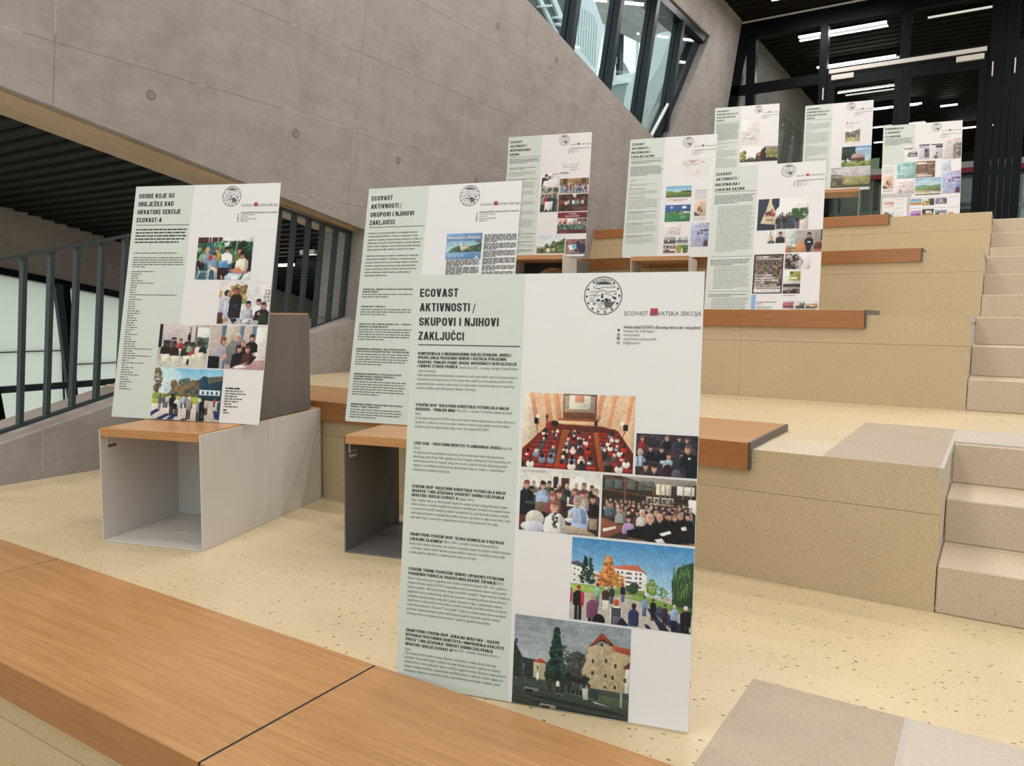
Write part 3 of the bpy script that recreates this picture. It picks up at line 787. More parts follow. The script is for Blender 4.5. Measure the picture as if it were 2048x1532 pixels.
def ph_hall(w, h):
    p = Pic(w, h, '#3a2f28', 11); p.grad(0, .35, '#463a30', '#2e2620'); p.poly([(.2, 0), (1, 0), (1, .07), (.58, .14)], '#8c857a')
    for x in (.03, .13, .27, .39, .47): p.rect(x, .06, x + .09, .20, '#57605c')
    p.line(0, .02, .6, .17, .02, '#6b4630'); p.line(0, .22, .56, .30, .02, '#6b4630'); p.rect(.24, .04, .26, .42, '#6b4630'); p.rect(.545, .10, .565, .40, '#6b4630')
    p.rect(.58, .09, .74, .26, '#c9c0ae'); p.rect(.80, .10, .98, .24, '#d9d6cc'); p.rect(.92, .30, 1, .52, '#dedcd4')
    for x in (.62, .67, .72, .86, .94): p.rect(x, .07, x + .012, .30, '#8a7a66')
    for x in (.48, .56, .64, .71): p.rect(x, .30, x + .06, .42, '#c2bcae'); p.rect(x + .008, .315, x + .052, .405, '#5a544c')
    p.rect(.88, .40, .92, .55, '#3d7a44')
    sh = ['#1d1b1e', '#2b2b33', '#55303a', '#22303a', '#6f6a64', '#3a2c2a', '#7d4a44', '#3f4a58']
    crowd(p, 4, .02, .95, sh, .045, .085, .42, .60)
    p.bust(.09, .50, .09, '#4f6068', '#5a4438'); p.bust(.21, .58, .10, '#8f8f8a', '#6b4f40'); p.bust(.44, .60, .10, '#c9c2b8', '#cfc6bc')
    p.poly([(.30, .82), (0, .68), (0, 1), (.10, .98)], '#7a4532'); p.poly([(.02, .86), (.16, .80), (.17, .84), (.03, .91)], '#d8d4cc')
    p.rect(.30, .95, 1, 1, '#6b4a40'); p.blobs(.5, .88, 1, 1, 200, .014, ['#7d5648', '#553a32', '#8a6a58'])
    p.bust(.30, .72, .11, '#a58ab4', '#2a1e1c'); p.poly([(.24, .86), (.25, .74), (.35, .74), (.36, .84), (.31, .92)], '#a58ab4')
    for x, y, k, hr in ((.92, .60, .10, '#3a2c28'), (.84, .60, .10, '#8a7a70'), (.79, .63, .10, '#8a6a58'), (.73, .62, .11, '#2a1e1a'), (.63, .66, .12, '#c29a86'), (.53, .70, .15, '#c29a86')): p.bust(x, y, k, '#15151a', hr); p.poly([(x - .06, y + .12), (x + .06, y + .12), (x + .10, y + .36), (x - .02, y + .38)], '#17161a')
    p.poly([(.28, .86), (.44, .78), (.52, .98), (.30, .96)], '#121214'); p.poly([(.63, .86), (.74, .80), (.76, .84), (.66, .90)], '#dcd8d0'); p.poly([(.58, .96), (.66, .93), (.70, 1), (.61, 1)], '#e2ded8'); p.poly([(.85, .74), (.90, .71), (.92, .77), (.87, .79)], '#d2cec6')
    p.shade(.06); return p
def ph_square(w, h):
    p = Pic(w, h, '#b0aaa2', 13); p.grad(0, .62, '#3c82bb', '#a9cbe0'); p.line(.06, .13, .30, .27, .008, '#8ab8da', .6)
    p.poly([(0, .30), (.05, .29), (.11, .33), (.26, .42), (.26, .56), (0, .56)], '#d5d3cf'); p.poly([(0, .30), (.05, .28), (.12, .33), (.10, .36), (0, .33)], '#4a4550'); p.poly([(.20, .42), (.26, .43), (.26, .46), (.20, .45)], '#a3503f')
    p.poly([(.36, .33), (.58, .32), (.63, .38), (.63, .62), (.58, .65), (.36, .55)], '#dad8d4'); p.poly([(.36, .33), (.38, .29), (.55, .26), (.64, .37), (.58, .335)], '#b9614e')
    for r in range(4):
        for x in (.385, .42, .535, .57): p.rect(x, .355 + r * .052, x + .018, .38 + r * .052, '#3a3d44')
        p.rect(.455, .36 + r * .052, .51, .385 + r * .052, '#8d8a88'); p.rect(.465, .36 + r * .052, .50, .378 + r * .052, '#4a4a50')
    for x, y in ((.02, .37), (.05, .38), (.02, .44), (.06, .45), (.02, .51), (.16, .44), (.18, .50)): p.rect(x, y, x + .015, y + .02, '#55555c')
    p.rect(0, .56, .62, .63, '#7d9a4a'); p.poly([(0, .58), (.30, .60), (.45, .66), (0, .66)], '#8fa851'); p.poly([(.44, .66), (.62, .62), (.98, .72), (.98, .80), (.62, .70)], '#6f9142')
    p.tree(.12, .22, .54, .05, ['#1f3a2c', '#2a4a38', '#16281f'], 'fir'); p.tree(.165, .24, .54, .045, ['#1f3a2c', '#264433'], 'fir'); p.tree(.315, .20, .54, .085, ['#c9743a', '#b8622e', '#d98c4a', '#8f5a2c'], 'fir', 150); p.tree(.40, .38, .55, .05, ['#b8702f', '#c98a3f', '#9a7a35'], n=70)
    p.tree(.52, .48, .60, .05, ['#2f4a3a', '#24392c'], n=60); p.tree(.67, .42, .60, .05, ['#6f8a3f', '#8aa04a', '#55702f'], n=70); p.tree(.76, .50, .62, .035, ['#5a7a3c', '#4a682f'], n=40); p.tree(.80, .55, .64, .02, ['#8a5a34'], n=20)
    p.rect(.62, .50, .63, .68, '#d6d4d0'); p.poly([(.84, .70), (.83, .40), (.88, .24), (1, .16), (1, .78)], '#2c4630')
    for i in range(90):
        x = .84 + p.r.rand() * .16; y = .18 + p.r.rand() * .35; p.line(x, y, x - .004, y + .1, .006, ['#3f6a3a', '#5a7f3f', '#1f3526', '#7a9a4a'][p.r.randint(4)])
    p.rect(.58, .70, 1, .74, '#6b8a42', .6)
    for x, y, l in ((.64, .76, .1), (.72, .80, .2), (.80, .84, .2), (.62, .95, .1)): p.poly([(x, y), (x + .03, y), (x + l + .10, y + .26), (x + l + .02, y + .26)], '#1d2440')
    p.poly([(.75, .72), (1, 1), (.86, 1), (.66, .76)], '#232a48', .8)
    p.man(.44, .72, .22, '#1b2030', '#44506a'); p.man(.62, .86, .24, '#6f86b4', '#2f4a6f'); p.man(.69, .90, .26, '#17181c', '#15161a'); p.man(.785, .95, .26, '#3a2430', '#241a1e'); p.man(.86, 1.0, .32, '#7f93b4', '#17181c', '#b9aea2'); p.man(.95, 1.1, .42, '#17171b', '#131316', '#c9c0b8', wide=1.1)
    p.man(.23, .80, .26, '#7fb4a0', '#5a5f66'); p.man(.30, .84, .28, '#3b2c2c', '#d4cfc8', '#cfc6ba', wide=1.2); p.man(.35, .76, .22, '#2b2c36', '#22252c')
    p.man(.07, 1.0, .42, '#191a1e', '#1d1e24', '#a3301f', wide=1.2); p.rect(.09, .66, .115, .82, '#b32430'); p.rect(0, .62, .015, .80, '#b32450')
    p.man(.19, 1.18, .52, '#6d3f5c', '#16171c', '#b99a78', True, 1.25); p.ell(.25, .98, .05, .08, '#15151a')
    p.man(.39, 1.22, .52, '#d2d0cc', '#8fb0cc', '#b8442a', True, 1.2); p.rect(.35, .80, .43, 1.0, '#3a3d48'); p.rect(.36, .90, .42, .99, '#50545f')
    p.man(.535, 1.18, .46, '#27305a', '#3f6f9c', '#3a2424', True, 1.15); p.poly([(.44, .90), (.50, 1), (.40, 1)], '#1a2036')
    p.shade(.04); return p
def ph_castle(w, h):
    p = Pic(w, h, '#7d8b93', 17); p.grad(0, .50, '#7f8c94', '#a3adb0')
    for i in range(60): p.ell(p.r.rand(), p.r.rand() * .38, .05 + .10 * p.r.rand(), .015 + .02 * p.r.rand(), ['#8f9a9f', '#6f7c86', '#9aa4a6', '#66737d'][p.r.randint(4)], .35)
    p.poly([(0, .30), (.03, .36), (.08, .47), (.18, .48), (.62, .52), (.62, .72), (0, .70)], '#2a3430'); p.tree(.02, .28, .66, .05, ['#1d2926', '#243430'], 'fir', 50)
    p.poly([(.18, .68), (.18, .50), (.24, .485), (.29, .50), (.29, .70)], '#b0a58c'); p.poly([(.165, .51), (.24, .455), (.31, .51)], '#a8452f'); p.rect(.21, .55, .225, .58, '#4a4238')
    p.tree(.56, .34, .66, .09, ['#3b403a', '#444a44', '#333833'], n=120); p.tree(.45, .28, .62, .05, ['#3a413e', '#4a514c'], n=60)
    p.tree(.375, .10, .66, .085, ['#17302a', '#1f3d33', '#132620', '#2a4a3c'], 'fir', 260)
    p.poly([(.62, .75), (.60, .52), (.63, .42), (.66, .24), (.85, .20), (.86, .74), (.80, .80), (.68, .78)], '#a8987a'); p.grad(.24, .76, '#b5a584', '#9c8d70', .70, .86); p.poly([(.655, .25), (.76, .08), (.865, .20), (.86, .225), (.76, .165), (.68, .245)], '#8f3f2c'); p.poly([(.655, .25), (.68, .225), (.76, .15), (.86, .20), (.865, .225), (.76, .175)], '#2e2620')
    p.poly([(.85, .26), (1, .26), (1, .74), (.85, .74)], '#a89877'); p.poly([(.85, .20), (1, .22), (1, .29), (.85, .26)], '#a0452f'); p.poly([(.95, .42), (1, .36), (1, .42), (.96, .46)], '#5d2f26'); p.rect(.965, .44, 1, .76, '#b9b5aa')
    for x, y in ((.79, .36), (.79, .52), (.79, .64), (.68, .38), (.68, .51), (.87, .40), (.85, .53), (.87, .63), (.95, .54), (.75, .19)): p.rect(x - .004, y - .005, x + .028, y + .052, '#c6bca2'); p.rect(x, y, x + .022, y + .044, '#3a3129')
    p.blobs(.60, .20, .86, .72, 60, .02, ['#9a8a6a', '#b9ab8c', '#8a7c60'], .4)
    p.blobs(.48, .60, .66, .75, 60, .03, ['#26302a', '#1d2622', '#2f3b31'])
    p.grad(.70, 1, '#3f4a44', '#2f3833'); p.poly([(.45, .80), (.74, .76), (1, .78), (1, .88), (.8, .84)], '#4a5a42')
    for i in range(7): p.line(0, .74 + .05 * i, 1, .86 + .05 * i, .006, '#55605a', .5)
    for y in (.86, .93): p.poly([(.1, y), (.9, y + .06), (1, y + .10), (.2, y + .035)], '#1d2421', .7)
    for x, y, s_ in ((.17, .80, .13), (.42, .82, .06), (.32, .955, .14), (.02, .71, .05), (.10, .69, .04)): p.rect(x - s_ / 2, y, x + s_ / 2, y + s_ * .28, '#77766c'); p.rect(x - s_ * .42, y + s_ * .14, x + s_ * .1, y + s_ * .42, '#22231f')
    for x, c in ((.40, '#cfc9c0'), (.44, '#2b2c30'), (.50, '#2a2c3a'), (.535, '#3a4a5a'), (.57, '#4a3a30'), (.60, '#3d6a8a'), (.33, '#3a3430'), (.65, '#a05a4a')): p.man(x, .80, .14, c, '#22242a')
    p.poly([(.61, .72), (.66, .71), (.66, .84), (.62, .84)], '#a3a79a'); p.poly([(.66, .70), (.75, .73), (.74, .82), (.66, .80)], '#2a3a3a'); p.poly([(.70, .84), (.90, .88), (.72, .86)], '#b5ad98'); p.rect(.93, .70, .945, .86, '#9a988c'); p.ell(.22, .66, .012, .05, '#e2e0da'); p.rect(.085, .54, .10, .59, '#3a7fb8'); p.rect(.09, .59, .094, .66, '#888888')
    p.shade(.04); return p
def ph_cafe(w, h):
    p = Pic(w, h, '#34525f', 21); p.rect(0, 0, .45, .14, '#4a2a2c')
    for x in (.19, .24, .36): p.rect(x, 0, x + .02, .13, '#c9b8ae')
    p.rect(.44, 0, 1, .10, '#b9c2bd'); p.poly([(.44, .05), (.55, .0), (1, .0), (1, .12), (.75, .10)], '#d2d4ce'); p.rect(0, .14, .45, .42, '#2f5672'); p.poly([(.38, .18), (.42, .10), (.52, .06), (.58, .12), (.63, .17), (.62, .24), (.40, .22)], '#c9d2cc'); p.rect(.45, .09, .54, .13, '#3a4a4a')
    p.blobs(.33, .15, .45, .36, 60, .05, ['#4a7a5a', '#6a9a6a', '#2f5a44']); p.blobs(.60, .16, 1, .50, 160, .06, ['#1c3a2c', '#27503a', '#15281f', '#3a6a4a']); p.blobs(0, .20, .10, .48, 60, .06, ['#2f5a3a', '#7a9a6a', '#1f3d2a']); p.rect(.66, .42, 1, .78, '#221c1c'); p.rect(.12, .40, .62, .60, '#cfcac6')
    p.line(.72, .08, .68, .60, .018, '#cfc6a8')
    p.rect(0, .55, .15, .80, '#2a1f22'); p.bust(.19, .36, .13, '#7d8fa0', '#c99a5a'); p.poly([(.12, .60), (.13, .42), (.22, .40), (.27, .50), (.24, .66)], '#7d8fa0'); p.poly([(.21, .46), (.29, .40), (.31, .54), (.24, .58)], '#a3303c')
    p.bust(.37, .36, .12, '#a89040', '#7a4a2c'); p.poly([(.32, .55), (.33, .40), (.43, .40), (.43, .56)], '#a89040'); p.bust(.55, .34, .13, '#dedcd8', '#2a1f1c'); p.poly([(.47, .62), (.50, .42), (.56, .37), (.65, .42), (.66, .60), (.60, .64)], '#e2e0dc'); p.rect(.50, .27, .58, .295, '#1a1416')
    p.bust(.77, .36, .12, '#5a5f34', '#4a2c22'); p.poly([(.70, .70), (.72, .50), (.80, .42), (.82, .70)], '#5a5f38')
    p.poly([(.36, .60), (.56, .54), (.60, .72), (.55, .80), (.42, .70)], '#5a92bc'); p.poly([(.44, .64), (.56, .60), (.60, .76), (.52, .84)], '#3f7aa8')
    p.poly([(.26, .62), (.29, .52), (.36, .50), (.42, .62), (.36, .72)], '#6f93a8'); p.bust(.32, .50, .15, '#6f93a8', '#3a2a22'); p.poly([(.24, .66), (.40, .74), (.42, .82), (.38, .84), (.25, .72)], '#d2a080')
    p.rect(.40, .72, .60, 1, '#2a1d1e'); p.poly([(.46, .88), (.52, .96), (.48, 1)], '#c6917a'); p.rect(0, .78, .22, 1, '#3a5f62')
    for dx in (0, .03): p.line(.21 + dx, 1, .22 + dx, .80, .02, '#d5d8d2'); p.line(.22 + dx, .80, .30, .72, .02, '#d5d8d2'); p.line(.30, .72, .38 - dx, .80, .02, '#d5d8d2'); p.line(.38 - dx, .80, .40 - dx, 1, .02, '#d5d8d2')
    p.line(0, .56, .06, .52, .015, '#d5d8d2'); p.line(.06, .52, .10, .62, .015, '#d5d8d2'); p.line(.02, .70, .08, .80, .015, '#cfd4d0'); p.line(.05, .82, .20, .82, .015, '#cfd4d0'); p.line(.02, 1, .08, .82, .015, '#cfd4d0')
    p.poly([(.76, .76), (.78, .54), (.86, .48), (.94, .56), (.95, .72), (.90, .82), (.78, .82)], '#d9d2b8'); p.bust(.83, .48, .16, '#d9d2b8', '#1d1512', '#c0806a'); p.rect(.77, .40, .90, .425, '#2a1414'); p.poly([(.62, .78), (.78, .70), (.86, .80), (.94, .74), (.92, .86), (.70, .84)], '#b8735a'); p.poly([(.54, .92), (.62, .84), (.86, .86), (.80, 1), (.54, 1)], '#a9bccb'); p.rect(.66, .90, .78, 1, '#dededd'); p.poly([(.84, 1), (.88, .88), (1, .80), (1, 1)], '#d9d8d2')
    p.shade(.04); return p
def ph_meeting(w, h):
    p = Pic(w, h, '#d2cdcf', 23); p.rect(.0, .22, .05, .38, '#c98a44'); p.rect(.21, .10, .53, .52, '#a5795a'); p.blobs(.22, .12, .52, .50, 70, .04, ['#b98a5f', '#7a5a3f', '#c9a070', '#5a6a3a']); p.rect(.43, .40, .53, .52, '#6f8a4a')
    p.rect(.90, .20, .99, .28, '#3a3a3c'); p.rect(.91, .21, .98, .27, '#d2cdcf'); p.rect(.89, .29, .98, .37, '#3a3a3c'); p.rect(.90, .30, .97, .36, '#d2cdcf'); p.rect(.89, .39, .98, .46, '#3a3a3c'); p.rect(.90, .40, .97, .45, '#d2cdcf')
    p.poly([(0, .95), (.30, .80), (1, .88), (1, 1), (0, 1)], '#b5b0b2'); p.blobs(.15, .82, .95, 1, 40, .035, ['#e2e0e0', '#8fa0b4', '#cfc9c9', '#55585f'])
    p.poly([(.20, .82), (.22, .40), (.28, .30), (.40, .30), (.46, .40), (.44, .86), (.24, .86)], '#241f20'); p.rect(.30, .32, .38, .60, '#27406a'); p.bust(.34, .28, .15, '#241f20', '#6a4030', '#a3604c')
    p.poly([(.0, .98), (.03, .48), (.10, .36), (.20, .42), (.18, .60), (.20, .90), (.10, .98)], '#a9a6b4'); p.rect(.0, .74, .12, 1, '#5a3634'); p.poly([(.12, .46), (.18, .44), (.17, .88), (.10, .88)], '#b9c4d6'); p.ell(.16, .28, .06, .075, '#2a201e'); p.ell(.20, .31, .045, .07, '#b07a66'); p.poly([(.1, .88), (.2, .86), (.24, .92), (.14, .97)], '#b87a62')
    p.poly([(.47, .88), (.50, .64), (.58, .58), (.68, .66), (.70, .88)], '#b5b7c0'); p.bust(.59, .60, .15, '#b5b7c0', '#1a1416'); p.bust(.79, .54, .14, '#d9d7d8', '#241a1a'); p.poly([(.70, .72), (.74, .56), (.84, .56), (.80, .76)], '#dcdadb')
    p.poly([(.70, .90), (.74, .70), (.90, .62), (1, .72), (1, .92)], '#2a1a1e'); p.bust(.89, .62, .15, '#2a1a1e', '#30201e'); p.poly([(.77, .76), (.81, .70), (.84, .80)], '#c6917a'); p.blobs(.84, .80, 1, 1, 30, .05, ['#1a2a20', '#24382a']); p.poly([(.26, .90), (.36, .86), (.40, .92), (.30, .97)], '#1a1d24')
    p.shade(.04); return p
def ph_lecture(w, h):
    p = Pic(w, h, '#c6b8b6', 27); p.grad(0, .5, '#cfc2bf', '#b9a9a8'); p.rect(.0, 0, .06, .55, '#1c1a1c'); p.rect(.62, .05, .64, .40, '#5a5450'); p.rect(.66, .0, 1, .05, '#a9a4a2'); p.rect(.73, .05, .76, .45, '#3a3a3c'); p.rect(.76, .07, 1, .30, '#e4e2e2'); p.rect(.74, .30, 1, .62, '#4a544c'); p.blobs(.75, .34, 1, .60, 40, .04, ['#5a6a5a', '#3a463e'])
    p.grad(.55, 1, '#a9a596', '#c2c0b4'); p.ell(.40, .56, .20, .08, '#dcd8d2'); p.ell(.45, .55, .06, .03, '#c97a4a'); p.rect(.10, .38, .27, .58, '#25406f'); p.man(.61, .47, .28, '#1d191c', '#17161a')
    for x, y, c in ((.33, .40, '#c2b09a'), (.45, .42, '#a3302f'), (.28, .40, '#6a5a58')): p.bust(x, y, .09, c, '#241c1c')
    for x, y, k, c in ((.14, .50, .12, '#1d191a'), (.19, .52, .12, '#241c1e'), (.33, .52, .13, '#2a1f22'), (.56, .53, .13, '#2a2c2c'), (.70, .53, .12, '#9a2a34'), (.64, .50, .09, '#8a9a78'), (.82, .50, .11, '#d2d0cc'), (.90, .50, .10, '#22242a')): p.bust(x, y, k, c, '#2a2424', '#4a3a34')
    for x, y, s_ in ((.08, .72, .16), (.30, .76, .15), (.52, .74, .15), (.68, .70, .14), (.80, .66, .11)):
        p.poly([(x, y), (x + s_, y - .02), (x + s_ * 1.05, y + .15), (x + .02, y + .17)], '#d0cdb6')
        for dx in (.01, s_ * .95): p.line(x + dx, y + .14, x + dx + .01, y + .28, .02, '#c6c3ae')
    p.rect(.60, .82, .64, .95, '#1d1a1a'); p.shade(.04); return p
def ph_laptop(w, h):
    p = Pic(w, h, '#bcaea4', 31); p.grad(0, 1, '#c0b2a8', '#a8968c')
    for x in (.20, .52, .74): p.poly([(x, 0), (x + .09, 0), (x + .06, .35), (x, .32)], '#5a6a80')
    p.rect(.82, .02, 1, .80, '#cdc9c2'); p.rect(.30, .0, .50, .40, '#b9b0a0')
    p.poly([(.28, .88), (.30, .52), (.40, .34), (.56, .34), (.58, .60), (.44, .92)], '#6f6e6e'); p.poly([(.44, .36), (.52, .36), (.48, .66), (.42, .60)], '#9fb8a0'); p.bust(.50, .34, .17, '#77767a', '#b9b2aa')
    p.poly([(.62, .90), (.66, .42), (.76, .34), (.86, .46), (.84, .60), (.78, .62), (.76, .80)], '#1d1a1c'); p.bust(.75, .34, .15, '#1d1a1c', '#3a2a26'); p.bust(.60, .46, .14, '#241c20', '#8a7a70')
    p.poly([(.02, 1), (.06, .62), (.14, .46), (.28, .48), (.34, .68), (.30, .76), (.20, .74), (.22, 1)], '#a39aa4'); p.rect(0, .72, .20, 1, '#141318'); p.bust(.25, .44, .17, '#a39aa4', '#7a3f2a', turn=1); p.poly([(.24, .70), (.33, .66), (.34, .74), (.26, .78)], '#c6917a')
    p.poly([(.40, .98), (.44, .72), (.52, .60), (.64, .64), (.66, .90), (.54, .98)], '#1a1719'); p.bust(.53, .60, .16, '#1a1719', '#33241f', turn=1); p.poly([(.58, .86), (.62, .66), (.72, .60), (.78, .74), (.74, .86)], '#4a2420'); p.bust(.70, .60, .15, '#4a2420', '#5a3426', turn=-1)
    p.poly([(.40, 1), (.50, .92), (.78, .80), (1, .78), (1, 1)], '#b58a88'); p.poly([(.64, .90), (.76, .88), (.86, .70), (.80, .70), (.72, .84)], '#15141a'); p.poly([(.46, .95), (.62, .90), (.70, .95), (.52, 1)], '#d9d2d2'); p.rect(.26, .80, .30, 1, '#4a6a9a'); p.shade(.04); return p
def ph_outing(w, h):
    p = Pic(w, h, '#b9b2aa', 33); p.grad(0, .48, '#6fb4dc', '#cfe0e4'); p.ell(.18, .18, .22, .2, '#e2ecee', .5)
    p.poly([(.22, .50), (.30, .40), (.45, .30), (.62, .22), (.70, .18), (.76, .16), (1, .12), (1, .60), (.22, .60)], '#5a5348'); p.blobs(.28, .22, 1, .52, 200, .04, ['#7a5a3a', '#4a5a48', '#6a6048', '#8a6a40', '#3a4a4a']); p.poly([(.66, .52), (.70, .16), (.78, .14), (.80, .28), (1, .20), (1, .60), (.66, .60)], '#1d3e52'); p.tree(.73, .14, .34, .05, ['#24485a', '#1b3a4a'], n=50)
    p.tree(.05, .0, .48, .07, ['#5a5040', '#7a5a3c', '#48503c', '#8a6a44'], n=130); p.rect(.045, .3, .06, .6, '#3a2c22'); p.tree(.20, .28, .50, .05, ['#a9c0c6', '#8fb0ba'], n=40); p.tree(.44, .20, .34, .05, ['#4a5a58', '#5a6a60'], n=50)
    p.rect(.68, .40, .98, .50, '#c2d6e0')
    for x in (.72, .79, .85, .92): p.rect(x, .42, x + .025, .48, '#22303c')
    p.rect(0, .54, .70, .70, '#9aa83c'); p.rect(0, .50, .22, .60, '#7f9440'); p.poly([(.50, .60), (.70, .58), (.70, .70), (.52, .70)], '#a3b040'); p.poly([(0, .70), (.6, .68), (1, .62), (1, 1), (0, 1)], '#c2b7ac'); p.rect(.68, .50, 1, .60, '#16303c')
    for x, y, l in ((.10, .82, -.18), (.25, .90, -.20), (.50, .98, -.16), (.76, .96, -.14), (.92, .80, .04), (.35, .90, -.12)): p.poly([(x - .02, y - .02), (x + .04, y), (x + l + .05, y + .16), (x + l - .03, y + .14)], '#1f3560')
    for x, y, hh, t, l in ((.12, .80, .28, '#3f5a78', '#2a3448'), (.18, .78, .25, '#8a3a34', '#3a4a5a'), (.22, .78, .26, '#9fb4d0', '#2a3040'), (.44, .78, .25, '#8a96b0', '#33405a'), (.50, .76, .24, '#6a7aa8', '#2a3048'), (.46, .66, .15, '#aeb8c0', '#aeb8c0'), (.91, .72, .18, '#a32a48', '#33202a'), (.33, .74, .24, '#4a443c', '#2a2a30')): p.man(x, y, hh, t, l)
    p.man(.30, .92, .42, '#1a1719', '#1d1c24', '#17130f', True, 1.6); p.man(.37, .94, .40, '#b9bcc4', '#1d1d24', '#cfc0a8', True, 1.1); p.ell(.35, .74, .03, .06, '#15131a'); p.man(.55, .98, .44, '#8f8880', '#1d1c24', '#cfc6ba', True, 1.2); p.rect(.585, .62, .595, .76, '#2a2c4a'); p.man(.70, 1.02, .46, '#7d8a98', '#15151c', '#c9bfb4', True); p.man(.745, 1.02, .48, '#19171a', '#131318', '#2a201c', True, 1.2); p.man(.985, .90, .34, '#2f4a5a', '#1d2a3a'); p.man(.80, .88, .32, '#b0a8a0', '#33302c')
    p.shade(.04); return p
def ph_memo(w, h):
    p = Pic(w, h, '#5f7fa3', 35); p.grad(.30, .72, '#7fa6b8', '#a9c2c4'); p.poly([(.06, .72), (.20, .58), (.32, .50), (.48, .47), (.66, .50), (.80, .48), (.92, .42), (1, .36), (1, .72)], '#3d5a48'); p.blobs(.15, .56, .95, .72, 70, .03, ['#2f4a3a', '#4a6a4c', '#5a6f50']); p.poly([(.40, .60), (.42, .50), (.62, .47), (.66, .54), (.58, .60), (.46, .68)], '#c2a890'); p.rect(.40, .38, .43, .52, '#d8dcd8'); p.rect(.50, .48, .60, .50, '#b0705c'); p.ell(.90, .32, .09, .05, '#4f5f5a'); p.line(.9, .33, 1, .42, .02, '#3f3a34')
    p.rect(0, 0, 1, .30, '#5f7da6'); p.rect(0, .72, 1, 1, '#5a7fa8'); p.text(.06, .78, .60, .96, 4, '#b9c9dc', .7); p.rect(.82, .94, .96, .97, '#e2e6ea'); p.rect(.87, .86, .90, .95, '#e2e6ea'); p.shade(.03); return p
